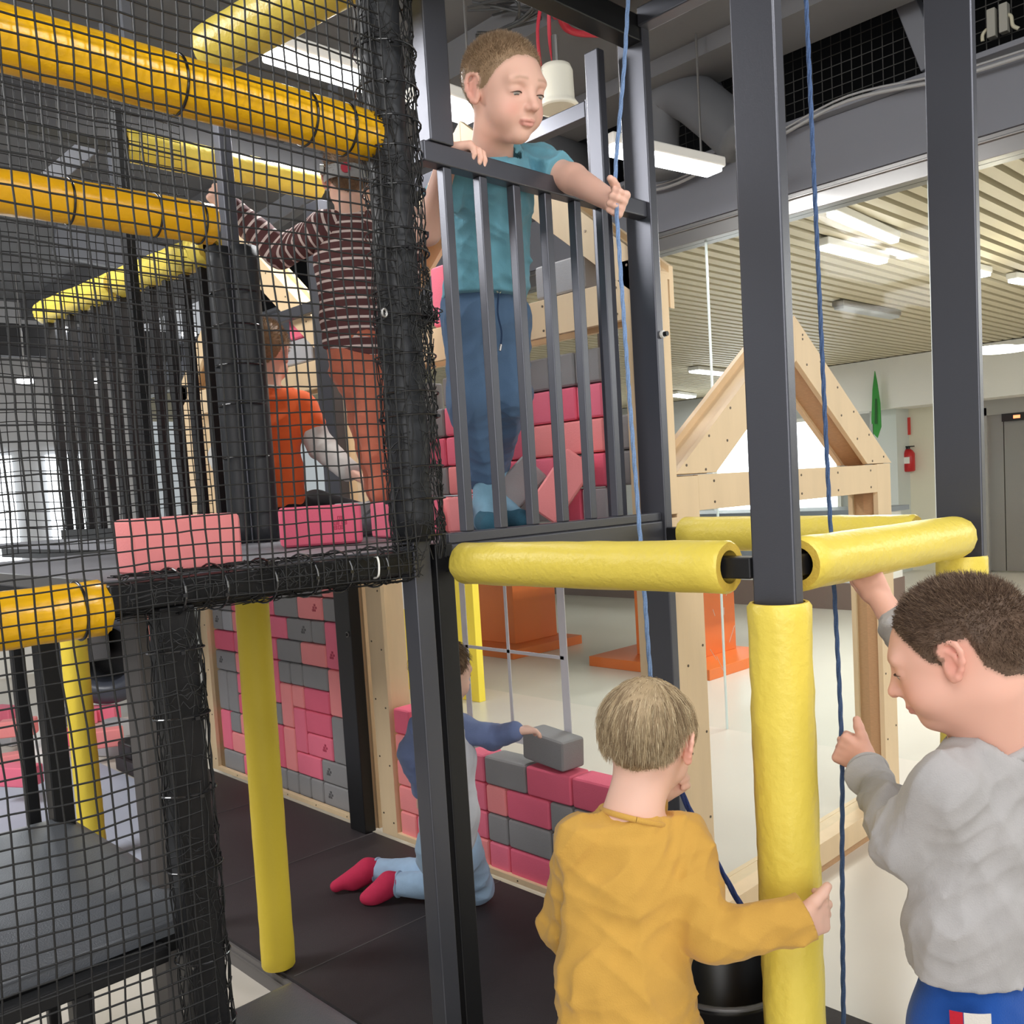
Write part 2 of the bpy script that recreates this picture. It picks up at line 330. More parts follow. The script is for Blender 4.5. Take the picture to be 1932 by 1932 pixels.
def smooth_path(P, n=6):
    P = [np.array(p, float) for p in P]; out = []
    for i in range(len(P)-1):
        p0, p1, p2, p3 = P[max(i-1, 0)], P[i], P[i+1], P[min(i+2, len(P)-1)]
        for k in range(n):
            t = k/n; out.append(.5*((2*p1)+(-p0+p2)*t+(2*p0-5*p1+4*p2-p3)*t*t+(-p0+3*p1-3*p2+p3)*t**3))
    return out+[P[-1]]
tag(MB().tube(smooth_path(P), .125, 20).build('air_duct', mat('grey_duct', (88, 89, 92), .6), smooth=True), 'curved grey air duct at the end of the header beam', 'duct')
P = smooth_path([at(x, y, 0, 4.40) for x, y in ((1200, 365), (1280, 345), (1400, 282), (1460, 262), (1600, 190), (1790, 148), (1932, 105), (2000, 85))])
tag(MB().tube(P, .009, 6).tube([p+np.array([0, 0, .022]) for p in P], .006, 6).build('cable_run', mat('grey_cable', (150, 150, 150), .6)), 'pale cables clipped along the grey header beam', 'cable')
for q, lab in (([(1854, 78), (1854, 66), (1862, 56), (1872, 54), (1873, 40)], 'left pale conduit stub on top of the header beam'), ([(1922, 54), (1911, 48), (1908, 32), (1902, 28), (1896, 30)], 'right pale conduit stub with a junction box')):
    t = thing('conduit', at(*q[0], 0, 4.5), lab, 'conduit')
    MB().tube(smooth_path([at(x, y, 0, 4.52) for x, y in q]), .008, 8).build('bent_pipe', mat('cream_conduit', (190, 184, 160), .5), t, smooth=True)
    e = at(*q[-1], 0, 4.52); MB().box(tuple(e+np.array([-.02, -.015, -.07])), tuple(e+np.array([.02, .02, .05]))).build('junction_box', mat('junction_grey', (150, 148, 138), .5), t, bevel=.004)
# ---------------------------------------------------------------- play hall ceiling things
t = lamp(at(1140, 265, 2, 3.0), at(1353, 312, 2, 3.0), .12, 14, 'lit lamp right of the tall steel corner posts, before the header beam', power=7, hang=3.62)
lamp(at(785, 168, 2, 3.1), at(905, 208, 2, 3.1), .17, 14, 'lit lamp behind the head of the boy in the teal shirt', power=12, hang=3.78)
lamp(at(497, 78, 2, 3.1), at(706, 146, 2, 3.1), .13, 14, 'long lit lamp between the yellow padded bars, top left', power=20, hang=3.78)
for k, (px, py) in enumerate(((127, 619), (356, 628), (184, 716), (48, 716))):
    p = at(px, py, 1, 9.5); o = thing('spot_lamp', p, 'x', 'lamp'); MB().tube([p, p-np.array([0, 0, .03])], .075, 16).build('lamp_disc', emit('spot', (.95, .98, 1), 16), o); MB().tube([p, (p[0], p[1], 3.78)], .012, 6).build('stem', ALU, o)
    tag(o, ['round spot lamp near the left edge, upper of the left pair', 'round spot lamp left of the kneeling boy in orange, brightest of four', 'round spot lamp low between the balusters', 'round spot lamp low at the left picture edge'][k], 'lamp')
c = at(1053, 206, 2, 2.85)
t = thing('bell_shade', c, 'white bell shaped speaker hanging under the hall ceiling', 'speaker')
rr = .5*np.linalg.norm(at(1090, 206, 2, 2.85)-at(1016, 206, 2, 2.85))*.86
MB().tube([c+np.array([0, 0, z]) for z in (.0, .008, .02, .03, .13, .15, .152)], [rr*1.22, rr*1.24, rr*1.1, rr, rr*.97, rr*.85, .02], 32).build('shade', mat('speaker_white', (236, 232, 216), .4), t, smooth=True)
MB().tube([c+np.array([0, 0, -.001]), c+np.array([0, 0, .004])], rr*1.05, 32).build('grille', mat('speaker_grille', (226, 220, 200), .6, 0, .6, 500), t)
MB().tube([c+np.array([0, 0, .15]), c+np.array([0, 0, .26])], .012, 8).build('hook', ALU, t)
RC = mat('red_cable', (176, 34, 52), .5)
MB().tube(smooth_path([c+np.array([.02, .02, .15]), c+np.array([.03, .05, .3]), c+np.array([0, 0, .55]), c+np.array([.02, .0, .93])]), .008, 6).tube(smooth_path([c+np.array([-.05, .03, .15]), c+np.array([-.05, .03, .3]), c+np.array([0, 0, .5])]), .007, 6).build('red_cable', RC, t, smooth=True)
P = smooth_path([at(x, y, 2, 3.6) for x, y in ((1058, 28), (1066, 48), (1082, 58), (1105, 62), (1140, 62))])
tag(MB().tube(P, .02, 8).tube([p+np.array([0, .03, .02]) for p in P], .02, 8).build('red_cable_bundle', RC, smooth=True), 'drooping red cable bundle at the top behind the steel frame', 'cable')
o = MB()
for k in range(9):
    P = [at(900+random.uniform(-20, 60), 20+random.uniform(-20, 10), 2, 3.75), at(1000+random.uniform(-30, 30), 5+random.uniform(-10, 30), 2, 3.6), at(965+random.uniform(-20, 20), 45+random.uniform(-6, 14), 2, 3.55), at(915+random.uniform(-20, 20), 66+random.uniform(-8, 8), 2, 3.5)]
    o.tube(smooth_path(P), .006, 5)
tag(o.build('cable_tangle', mat('dark_grey_cable', (62, 62, 62), .6)), 'dark tangle of cables on the ceiling above the boy in the teal shirt', 'cable')
p = at(1168, 200, 2, 3.748); o = MB().tube([p, p+np.array([0, 0, .032])], .2, 24)
tag(o.build('air_diffuser', mat('diffuser_dark', (70, 72, 76), .5)), 'round dark ceiling air diffuser behind the tall posts', 'vent')
c = at(1000, 262, 1, 5.2)
tag(MB().tube([at(870, 232, 1, 3.9), at(1135, 345, 1, 3.9)], .18, 24).build('air_duct', mat('grey_duct', (88, 89, 92), .6), smooth=True), 'straight grey air duct behind the white speaker', 'duct')
for a, b, yy, sz, lab in (((-40, 176), (760, 372), 3.6, .16, 'wide dark roof beam behind the upper yellow bars'), ((-30, 640), (420, 660), 9.6, .3, 'far dark beam across the hall, left of the frame')):
    tag(MB().beam(at(*a, 1, yy), at(*b, 1, yy), .12, sz).build('roof_beam', mat('dark_roof_beam', (52, 52, 55), .6), bevel=.005), lab, 'beam')
def truss(a, b, w_, h_, label):
    a = Vector(a); b = Vector(b); t = thing('truss_bar', (a+b)/2, label, 'beam'); MB().beam(a, b, w_, h_).build('bar', BEAMG, t, bevel=.006)
    p = a if a[2] > b[2] else b; MB().beam(p-Vector((0, 0, .02)), (p[0], p[1], 3.78), .04, .04, up=(1, 0, 0)).build('hanger', BEAMG, t)
truss(pd(90, 350, 4.2), pd(252, 214, 4.2), .07, .09, 'grey steel truss bar rising to the right, top left')
truss(pd(215, 240, 4.4), pd(235, 400, 4.4), .07, .09, 'grey steel hanger hanging beside the truss bar, top left')
truss(pd(470, 440, 5.2), pd(640, 330, 5.2), .12, .1, 'grey truss bar behind the arm of the boy in stripes')
truss(pd(110, 455, 6.2), pd(330, 500, 6.2), .12, .2, 'grey beam far behind the inner balustrade')
# ================================================================== PLAY FRAME
def post(name, x0, x1, y0, y1, z0, z1, label, m=STEEL, group=None):
    o = MB().box((x0, y0, z0), (x1, y1, z1)).build(name, m, bevel=.004, seg=2); return tag(o, label, 'post', group)
ZT = 2.68
# black mat floor
struct_mat = MB().box((1.29, .55, .006), (2.137, 3.45, ZM)).box((1.52, 3.45, .006), (2.137, 3.95, ZM)).box((1.74, 3.95, .006), (2.137, 4.4, ZM)).box((1.92, 4.4, .006), (2.137, 5.4, ZM))
t = thing('play_mat', (1.7, 2.6, 0), 'large black floor mat under the deck with pale joints', 'mat')
struct_mat.build('mat_slab', RUBBER, t)
for y in (1.61, 2.39, 3.159, 3.95, 4.72): MB().box((1.30 if y < 3.4 else (1.75 if y < 4 else 1.93), y-.0015, ZM), (2.137, y+.0015, ZM+.0012)).build('joint', mat('mat_joint', (92, 88, 88), .7), t)
MB().box((1.282, .55, .0), (1.29, 3.45, ZM-.012)).box((1.278, .55, .045), (1.282, 3.45, .05)).build('edge_strip', mat('mat_edge', (104, 100, 98), .5), t)
# posts
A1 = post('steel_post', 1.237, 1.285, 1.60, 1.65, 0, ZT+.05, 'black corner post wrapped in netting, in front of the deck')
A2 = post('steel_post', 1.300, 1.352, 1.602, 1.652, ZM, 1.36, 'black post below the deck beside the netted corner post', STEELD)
post('steel_post', 1.372, 1.441, 1.61, 1.66, 2.254, ZT+.05, 'black post rising from the left end of the balustrade rail')
D1 = post('steel_post', 2.150, 2.183, 1.60, 1.69, ZM, ZT+.06, 'black corner post behind the blue rope, right end of the balustrade')
post('steel_post', 2.075, 2.105, 1.70, 1.75, ZD, ZT, 'slim black post just left of the right corner post')
q_ = at(1117, 60, 1, 2.05); post('steel_post', q_[0]-.022, q_[0]+.022, 2.02, 2.08, ZD, 2.76, 'black post behind the hand of the boy in teal')
Bp = post('steel_post', 1.332, 1.360, .745, .822, ZM, ZT+.05, 'front black post of the square bay, standing in the yellow sleeve')
Cp = post('steel_post', 2.150, 2.176, .745, .845, ZM, ZT+.05, 'rightmost black post standing in a short yellow sleeve')
tx = [at(1128+42*0, 1130, 0, 2.12)]
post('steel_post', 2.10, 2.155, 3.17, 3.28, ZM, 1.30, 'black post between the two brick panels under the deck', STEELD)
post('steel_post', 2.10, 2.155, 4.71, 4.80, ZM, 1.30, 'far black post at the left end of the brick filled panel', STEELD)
a = at(632, 750, 0, 2.13)
post('steel_post', 2.10, 2.15, a[1]-.03, a[1]+.08, ZD, 2.66, 'dark post on the deck left of the boy in stripes')
pa_ = MB().tube([(1.261, 1.625, z) for z in np.linspace(1.37, 2.70, 24)], [.046+.0025*math.sin(k*1.9) for k in range(24)], 16).build('post_padding', mat('black_padding', (34, 36, 40), .5, 0, .3, 40), smooth=True); tag(pa_, 'black padding round the netted corner post above the deck', 'padding')
# roof frame of the bay and dark roof sheet
tag(MB().box((.2, 1.605, ZT), (2.19, 1.665, ZT+.07)).build('roof_beam', STEELD, bevel=.004), 'black roof beam over the balustrade', 'beam')
tag(MB().box((2.135, .70, ZT+.035), (2.185, 1.605, ZT+.085)).build('roof_beam', STEEL, bevel=.004), 'grey lit roof beam running from the right corner post', 'beam')
tag(MB().box((1.32, .745, ZT+.05), (2.135, .80, ZT+.11)).build('roof_beam', STEEL, bevel=.004), 'black roof beam over the right side of the bay', 'beam')
tag(MB().box((1.30, .80, ZT+.05), (1.352, 1.605, ZT+.11)).build('roof_beam', STEEL, bevel=.004), 'black roof beam over the front of the bay', 'beam')
tag(MB().box((1.30, .74, ZT+.112), (2.2, 1.68, ZT+.13)).build('roof_sheet', BLK), 'black roof sheet over the square bay', 'roof')
tag(MB().box((q_[0]-.022, 2.08, 2.70), (q_[0]+.022, 3.3, 2.755)).build('roof_beam', STEEL, bevel=.004), 'grey beam running back from the tall posts above the boy in teal', 'beam')
# balustrade
t = thing('balustrade', (1.75, YA, ZD), 'black steel balustrade with six bars in front of the boy in teal', 'balustrade')
MB().box((1.352, 1.612, 2.207), (2.15, 1.652, 2.252)).build('top_rail', STEEL, t, bevel=.004)
MB().box((1.352, 1.614, 1.356), (2.15, 1.65, 1.380)).build('bottom_rail', STEEL, t, bevel=.003)
for k in range(6):
    x = 1.424+.1103*k; MB().box((x-.0125, 1.62, 1.38), (x+.0125, 1.645, 2.207)).build('baluster', STEEL, t, bevel=.003)
# deck
t = thing('deck', (1.3, 3, 1.3), 'grey topped play deck at mid height', 'deck')
MB().box((.585, 1.66, 1.33), (2.10, 2.9, ZD)).box((1.36, 2.9, 1.33), (2.10, 5.2, ZD)).build('deck_mat', DECKM, t)
MB().box((.60, 1.68, 1.285), (2.10, 2.88, 1.33)).box((1.38, 2.88, 1.285), (2.10, 5.18, 1.33)).build('deck_board', STEELD, t)
MB().box((.575, 1.66, 1.335), (.585, 2.9, ZD+.004)).build('edge_trim', ALU, t)
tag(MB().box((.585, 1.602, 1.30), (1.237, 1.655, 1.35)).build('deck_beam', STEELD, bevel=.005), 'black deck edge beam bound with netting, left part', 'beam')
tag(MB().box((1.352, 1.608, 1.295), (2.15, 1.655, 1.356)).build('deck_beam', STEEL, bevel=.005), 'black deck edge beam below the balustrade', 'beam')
# yellow padded rails of the bay
def padded_rail(a, b, ro, label, m=YEL, ends=.05, straps=(), sq=.036, wob=.0012, name='padded_rail'):
    a = Vector(a); b = Vector(b); d = (b-a).normalized(); t = thing(name, (a+b)/2, label, 'rail')
    MB().beam(a, b, sq, sq).build('steel_core', STEELD, t, bevel=.003)
    f = foam_tube(a+d*ends, b-d*ends, ro, ro*.62, wob=wob).build('foam_sleeve', [m, FOAMIN], t, smooth=True)
    f.data.set_sharp_from_angle(angle=.9)
    for s in straps:
        p = a+(b-a)*s; u = d.orthogonal().normalized(); v = d.cross(u)
        r = MB(); r.tube([p+(u*math.cos(q)+v*math.sin(q))*(ro+.0012) for q in np.linspace(0, 2*math.pi, 33)], .0028, 6, cap=False); r.build('strap', TIE, t, smooth=True)
    return t
padded_rail((1.345, 1.612, 1.313), (1.345, .822, 1.318), .046, 'front yellow padded rail of the square bay')
padded_rail((1.36, .783, 1.318), (2.15, .783, 1.308), .046, 'right yellow padded rail over the head of the boy in grey')
padded_rail((2.166, .845, 1.31), (2.166, 1.60, 1.318), .046, 'back yellow padded rail of the square bay, partly hidden')
def sleeve(x, y, z0, z1, ro, label, name='post_sleeve', ri=.042, m=YEL):
    o = foam_tube((x, y, z0), (x, y, z1), ro, ri, rings=40, n=36, wob=.0016).build(name, [m, FOAMIN], smooth=True)
    o.data.set_sharp_from_angle(angle=.9); return tag(o, label, 'padding')
sleeve(1.346, .783, ZM+.004, 1.262, .0505, 'yellow foam sleeve on the front post held by the boy in mustard')
sleeve(2.163, .795, ZM+.004, 1.262, .054, 'yellow foam sleeve on the rightmost black post', ri=.05)
p0 = pd(475, 1130, 2.78); p1 = pd(526, 1820, 2.78)
t = thing('padded_pole', (p1[0], p1[1], ZM), 'yellow padded pole standing on the black mat under the deck', 'pole')
MB().tube([(p1[0], p1[1], ZM), (p0[0], p0[1], 1.284)], .026, 14).build('steel_core', STEELD, t, smooth=True)
f = foam_tube((p1[0], p1[1], ZM+.004), (p0[0], p0[1], 1.282), .0495, .027, rings=30, wob=.0009).build('foam_sleeve', [mat('matt_yellow_foam', (232, 204, 62), .6, 0, .25, 120, .04, 8), FOAMIN], t, smooth=True); f.data.set_sharp_from_angle(angle=.9)
# ------------------------------------------------------------------ plywood panels
SCM = {}
def screw(p, n, parent, r=.004):
    k = (n, r)
    if k not in SCM:
        q = MB().tube([(0, 0, 0), tuple(.0015*c for c in n)], r, 8); me = bpy.data.meshes.new('screw'); me.from_pydata(q.v, [], q.f); me.materials.append(SCREW); SCM[k] = me
    o = bpy.data.objects.new('screw', SCM[k]); COL.objects.link(o); o.parent = parent; o.location = Vector(p)-parent.location
def screws(t, pts, r=.004):
    for p in pts: screw(p, (-1, 0, 0), t, r)
def panel(name, y0, y1, z0, z1, label, dep=.125, x0=XD, stl=.105, str_=.10, bot=.022, top=.0):
    t = thing(name, (x0, (y0+y1)/2, z0), label, 'panel'); e = .02
    for nm, a, b in (('left_stile', y1-stl, y1), ('right_stile', y0, y0+str_)):
        dd = dep if nm[0] == 'l' or name[0] == 'b' else .03; MB().box((x0, a, z0), (x0+e, b, z1)).build(nm, WOOD, t, bevel=.0015)
        MB().box((x0+e, a+.02, z0), (x0+dd, b-.02, z1)).build('reveal_board', WOOD, t)
    MB().box((x0, y0+str_, z0), (x0+e, y1-stl, z0+bot)).box((x0+e, y0+str_, z0), (x0+dep, y1-stl, z0+bot*.25)).build('bottom_rail', WOOD, t, bevel=.001)
    for z in np.arange(z0+.06, z1, .24): screws(t, [(x0, y1-stl+.02, z), (x0, y1-.02, z+.03), (x0, y0+.03, z)])
    for y in np.arange(y0+.2, y1-.15, .25): screws(t, [(x0, y, z0+bot*.5)], .003)
    return t
PN = panel('window_panel', 1.63, 3.138, ZM-.004, 1.284, 'plywood window panel under the deck, half filled with bricks')
PF = panel('brick_panel', 3.2, 4.70, ZM-.004, 1.284, 'plywood panel under the deck filled with pink and grey bricks', stl=.09, str_=.01)
MB().box((XD+.1225, 3.02, 0.1), (XD+.1245, 1.735, 1.284)).build('clear_sheet', gm, PN)
GW = mat('grey_window_print', (232, 230, 236), .5)
o = MB(); xs = XD+.1185
def strip(p, q, wd):  # printed window bars on the clear sheet
    a = at(*p, 0, xs); b = at(*q, 0, xs); o.beam(a, b, .003, wd, up=(0, 0, 1) if abs(a[1]-b[1]) > abs(a[2]-b[2]) else (0, 1, 0))
ya_ = at(880, 1250, 0, xs)[1]; yb_ = at(960, 1250, 0, xs)[1]; yc_ = at(1064, 1250, 0, xs)[1]; zm_ = at(885, 1220, 0, xs)[2]; zb_ = at(1062, 1408, 0, xs)[2]
for yy, wd in ((ya_, .03), (yb_, .014), (yc_, .034)): o.box((xs, yy-wd/2, zb_-.02), (xs+.003, yy+wd/2, 1.28))
o.box((xs, yc_, zm_-.006), (xs+.003, ya_, zm_+.006)); o.box((xs, yc_-.017, zb_-.025), (xs+.003, ya_, zb_+.01))
o.build('window_bars', GW, PN)
# upper level gables
def gable(name, y0, y1, label, z0=ZD, ze=2.062, zc=1.946, zap=2.72, x0=XD, dep=.12, wr=.115):
    t = thing(name, (x0, (y0+y1)/2, z0), label, 'panel'); ym = (y0+y1)/2; e = .02
    for nm, a, b in (('right_stile', y0, y0+.10), ('left_stile', y1-.105, y1)):
        dd = .03 if nm[0] == 'r' and y0 < 2 else dep; MB().box((x0, a, z0), (x0+e, b, ze+.05)).box((x0+e, a+.02, z0), (x0+dd, b-.015, ze)).build(nm, WOOD, t, bevel=.0015)
    MB().box((x0, y0+.1, zc), (x0+e, y1-.105, ze)).box((x0+dep-e, y0+.1, zc), (x0+dep, y1-.105, ze)).build('cross_beam', WOOD, t, bevel=.0015)
    for nm, yy in (('right_rafter', y0), ('left_rafter', y1)):
        dz = zap-ze; dy = ym-yy; L = math.hypot(dy, dz); h = wr*L/abs(dy)
        for xx in (x0, x0+dep-e):
            p = [(xx, yy, ze+.03), (xx+e, yy, ze+.03), (xx+e, ym, zap), (xx, ym, zap)]
            q = [(xx, yy, ze-h+.06), (xx+e, yy, ze-h+.06), (xx+e, ym, zap-h), (xx, ym, zap-h)]
            MB().hexa(q+p).build(nm, WOOD, t, bevel=.0015)
        p = [(x0+e, yy, ze+.01), (x0+dep-e, yy, ze+.01), (x0+dep-e, ym, zap-.03), (x0+e, ym, zap-.03)]
        q = [(a, b, c-.02) for a, b, c in p]; MB().hexa(q+p).build('rafter_lining', WHITE if name == 'gable_panel_far' else WOOD, t)
    for y in np.arange(y0+.12, y1-.1, .3): screws(t, [(x0, y, ze-.02), (x0, y, zc+.02)])
    for k in range(5):
        q = k/5+.1
        for s in (y0, y1): screws(t, [(x0, s+(ym-s)*q, ze+(zap-ze)*q-.03)])
    return t
gable('gable_panel', 1.63, 3.138, 'plywood house gable on the deck behind the boy in teal')
gable('gable_panel', 3.2, 4.70, 'plywood house gable on the deck behind the boy in orange')
a = at(530, 600, 0, XD-.03); b = at(622, 574, 0, XD-.03)
tag(MB().beam((XD-.03, a[1]+.35, a[2]), (XD-.03, b[1]-.02, a[2]), .03, .045).build('steel_bar', STEEL, bevel=.003), 'grey horizontal steel bar across the gable behind the boy in orange', 'bar')
# lower house frame on the right
t = thing('house_frame', (2.98, YA, 0), 'pale plywood house frame with an open gable, right of the bay', 'house frame')
y0, dep, e = YA, .125, .02
def ply(nm, x0, x1, z0, z1):
    MB().box((x0, y0, z0), (x1, y0+e, z1)).box((x0, y0+dep-e, z0), (x1, y0+dep, z1)).build(nm, WOOD, t, bevel=.0015)
ply('left_stile', 2.25, 2.367, 0, 1.479); ply('right_stile', 3.588, 3.708, 0, 1.484)
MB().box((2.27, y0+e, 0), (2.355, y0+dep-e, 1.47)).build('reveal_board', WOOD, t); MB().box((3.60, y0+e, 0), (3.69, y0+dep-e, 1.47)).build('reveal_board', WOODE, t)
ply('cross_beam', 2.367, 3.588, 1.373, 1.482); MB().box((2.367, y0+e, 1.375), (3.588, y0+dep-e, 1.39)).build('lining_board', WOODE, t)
ply('bottom_rail', 2.367, 3.588, .03, .115); MB().box((2.367, y0+e, .09), (3.588, y0+dep-e, .113)).build('sill', WOOD, t)
MB().box((2.252, y0+.01, 0), (3.72, y0+dep-.01, .03)).build('foot', WOODE, t)
xm, zap, ze = 2.985, 2.01, 1.486
for nm, xe in (('left_rafter', 2.252), ('right_rafter', 3.722)):
    L = math.hypot(xm-xe, zap-ze); h = .125*L/abs(xm-xe)
    for yy in (y0, y0+dep-e):
        sx = 1 if xe < xm else -1
        p = [(xe, yy, ze), (xe, yy+e, ze), (xm, yy+e, zap), (xm, yy, zap)]
        q = [(xe+sx*.215, yy, ze), (xe+sx*.215, yy+e, ze), (xm, yy+e, zap-h), (xm, yy, zap-h)]
        MB().hexa([q[0], q[1], q[2], q[3]]+[p[0], p[1], p[2], p[3]]).build(nm, WOOD, t, bevel=.0015)
    p = [(xe+sx*.03, y0+e, ze-.002), (xe+sx*.03, y0+dep-e, ze-.002), (xm, y0+dep-e, zap-.03), (xm, y0+e, zap-.03)]
    q = [(a+sx*.16, b, c) if k in (0, 1) else (a, b, c-h*.72) for k, (a, b, c) in enumerate(p)]
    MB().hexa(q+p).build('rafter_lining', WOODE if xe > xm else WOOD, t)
def scr(x, z): screw((x, y0, z), (0, -1, 0), t, .0042)
for z in np.arange(.1, 1.45, .27): scr(2.27, z); scr(2.35, z+.05); scr(3.61, z); scr(3.69, z+.04)
for x in np.arange(2.45, 3.55, .27): scr(x, 1.46); scr(x, 1.395)
for k in range(6):
    q = (k+.35)/6
    for xe, sx in ((2.235, 1), (3.722, -1)): scr(xe+(xm-xe)*q+sx*.03, ze+(zap-ze)*q-.005); scr(xe+(xm-xe)*q+sx*.13, ze+(zap-ze)*q-.02)
MB().box((2.367, y0+.06, .113), (3.588, y0+.065, 1.373)).build('clear_sheet', gm, t)
o = MB(); sy = y0+.0585
for px, py, qx, qy in ((1386, 1180, 1376, 1212), (1340, 1225, 1352, 1245), (1352, 1238, 1366, 1268), (1345, 1150, 1349, 1162), (1366, 1146, 1366, 1160), (1372, 1112, 1370, 1124)):
    o.beam(at(px, py, 1, sy), at(qx, qy, 1, sy), .0015, .0008)
o.build('scratches', mat('scratch_white', (214, 206, 200), .6), t)
# tall pale board at the end of the wall panels
for z0_, z1_, lab in ((0, 1.36, 'pale plywood end board right of the black corner post, lower'), (1.37, 2.066, 'pale plywood end board right of the black corner post, upper')):
    o = MB().box((XD+.022, YA-.008, z0_), (XD+.084, YA+.004, z1_)).box((XD+.03, YA+.004, z0_), (XD+.078, YA+.02, z1_-.02)); tag(o.build('end_board', WOOD, bevel=.002), lab, 'board')
a = at(1232, 629, 0, XD+.02)
t = thing('round_bolt', a, 'black and white capped bolt on the right corner post', 'bolt'); a = at(1230, 629, 1, 1.599); a[0] = 2.172
MB().tube([a, a-np.array([0, .008, 0])], .011, 16).build('washer', WHITE, t); MB().tube([a-np.array([0, .008, 0]), a-np.array([0, .02, 0])], .007, 12).build('cap', BLK, t)
a = np.array([2.10, 3.19, .92]); t = thing('round_bolt', a, 'small pale ring bolt on the black post between the brick panels', 'bolt')
MB().tube([a, a-np.array([.006, 0, 0])], .011, 16).build('washer', mat('washer_grey', (120, 120, 118), .4), t); MB().tube([a-np.array([.006, 0, 0]), a-np.array([.012, 0, 0])], .007, 12).build('cap', BLK, t)
# ------------------------------------------------------------------ foam bricks
U = .1068
def brick_mesh(name, dx, dy, dz, b=.0135):
    bm = bmesh.new(); bmesh.ops.create_cube(bm, size=1)
    for v in bm.verts: v.co = Vector((v.co.x*dx, v.co.y*dy, v.co.z*dz))
    bmesh.ops.bevel(bm, geom=list(bm.edges), offset=b, segments=3, profile=.6, affect='EDGES')
    me = bpy.data.meshes.new(name); bm.to_mesh(me); bm.free(); me.polygons.foreach_set('use_smooth', [True]*len(me.polygons)); me.set_sharp_from_angle(angle=.5); return me
BMESH = {}
def brick(loc, du, dv, m, label, group, depth=1, logo=0, rot=None, g=.0032):
    # du: units along y, dv: units up
    k = (depth, du, dv, m.name)
    if k not in BMESH: BMESH[k] = brick_mesh('foam_brick', U*depth-g, U*du-g, U*dv-g); BMESH[k].materials.append(m)
    o = bpy.data.objects.new('foam_brick', BMESH[k]); COL.objects.link(o); o.location = loc
    if rot: o.rotation_euler = rot
    tag(o, label, 'brick', group)
    if logo:
        q = MB(); s = .011; x = -(U*depth-g)/2-.0006; vert = dv > du
        cells = [(-1.1, 1.2), (0.1, 1.2), (-.4, 0.0), (-1.1, -1.2), (.3, -1.2)]
        cells = [(-.2, 1.5), (-.9, .4), (.5, .4), (-.2, -.7), (.9, -.7)]
        oy, oz = (0, -.045 if vert else 0); oy = -.045*logo if (du > dv) else 0
        for cy, cz in cells:
            a0, a1 = cy*s*1.3+oy, cz*s+oz; hw, hh = s*.62, s*.46
            if vert: pass
            th = .0016
            for b0, b1, b2, b3 in ((-hw, hw, hh-th, hh), (-hw, hw, -hh, -hh+th), (-hw, -hw+th, -hh, hh), (hw-th, hw, -hh, hh), (-hw*.55, -hw*.25, -hh*.5, hh*.5), (hw*.0, hw*.3, -hh*.5, hh*.5)):
                q.box((x, a0+b0, a1+b2), (x+.0012, a0+b1, a1+b3))
        lo = q.build('pressed_logo', LOGO if m in (GREY, GREYL) else LOGOP); lo.parent = o
    return o
CN = {'P': (PINK, 'pink'), 'R': (ROSE, 'deep pink'), 'C': (CORAL, 'coral'), 'G': (GREY, 'grey'), 'L': (GREYL, 'light grey')}
NTH = ['first', 'second', 'third', 'fourth', 'fifth', 'sixth', 'seventh', 'eighth', 'ninth', 'tenth', 'eleventh', 'twelfth', 'thirteenth', 'fourteenth', 'fifteenth']
ORD = ['bottom', 'second', 'third', 'fourth', 'fifth', 'sixth', 'seventh', 'eighth', 'ninth', 'top']
YE = [4.602-.1077*k for k in range(14)]
# row, column (from the far left), width, height, colour, logo
FP = '''0 0 2 1 G;0 2 2 1 P;0 4 1 1 P;0 5 1 1 G;0 6 1 1 G;0 7 1 1 G;0 8 1 1 G;0 9 2 1 G L;0 11 2 1 G;1 0 1 2 P;1 1 2 1 C;1 3 2 1 P;1 5 1 2 R;1 6 1 2 C;1 7 2 1 P;1 9 2 1 G L;1 11 1 2 G;1 12 1 2 G;
2 1 1 1 G;2 2 1 1 C;2 3 2 1 G;2 7 1 2 P;2 8 2 1 P l;2 10 1 2 G;3 0 1 2 G;3 1 1 2 G;3 2 1 1 R;3 3 1 2 P;3 4 1 1 G;3 5 1 1 G;3 6 1 2 C;3 8 2 1 R;3 11 1 2 P;3 12 1 2 R;4 2 1 1 P;4 4 1 1 R;4 5 1 2 P;4 7 1 1 C;4 8 2 1 R;4 10 1 2 C;
5 0 2 1 G L;5 2 1 1 C;5 3 2 1 P;5 6 1 1 G;5 7 1 1 G;5 8 2 1 G;5 11 1 2 R;5 12 1 2 P;6 0 2 1 R;6 2 2 1 P;6 4 1 1 G;6 5 1 1 P;6 6 2 1 G;6 8 2 1 C;6 10 1 2 P l;7 0 1 1 G L;7 1 1 1 L;7 2 1 1 C;7 3 2 1 P;7 5 2 1 P;7 7 2 1 G l;7 9 1 1 G;7 11 1 2 G;7 12 1 2 G;
8 0 2 1 G;8 2 1 1 R;8 3 2 1 G;8 5 1 1 P;8 6 2 1 G;8 8 2 1 C l;8 10 1 1 G;9 0 2 1 P;9 2 2 1 G;9 4 2 1 G;9 6 1 1 P;9 7 3 1 G L;9 10 1 1 C;9 11 1 1 C;9 12 1 1 P'''
for s in FP.replace('\n', '').split(';'):
    q = s.split(); r, c, wd, ht = map(int, q[:4]); m, cn = CN[q[4]]; lg = 0 if len(q) < 6 else (1 if q[5] == 'l' else -1)
    yy = YE[c]-.1077*wd/2; zz = .0855+(r+ht/2)*U
    kind = 'upright ' if ht > wd else ('long ' if wd > 1 else 'small square ')
    brick((XD+.03+U/2, yy, zz), wd, ht, m, f'{kind}{cn} brick, filled panel, {ORD[r]} row, {NTH[c]} column from the far end', 'bricks filling the panel under the deck', logo=lg)
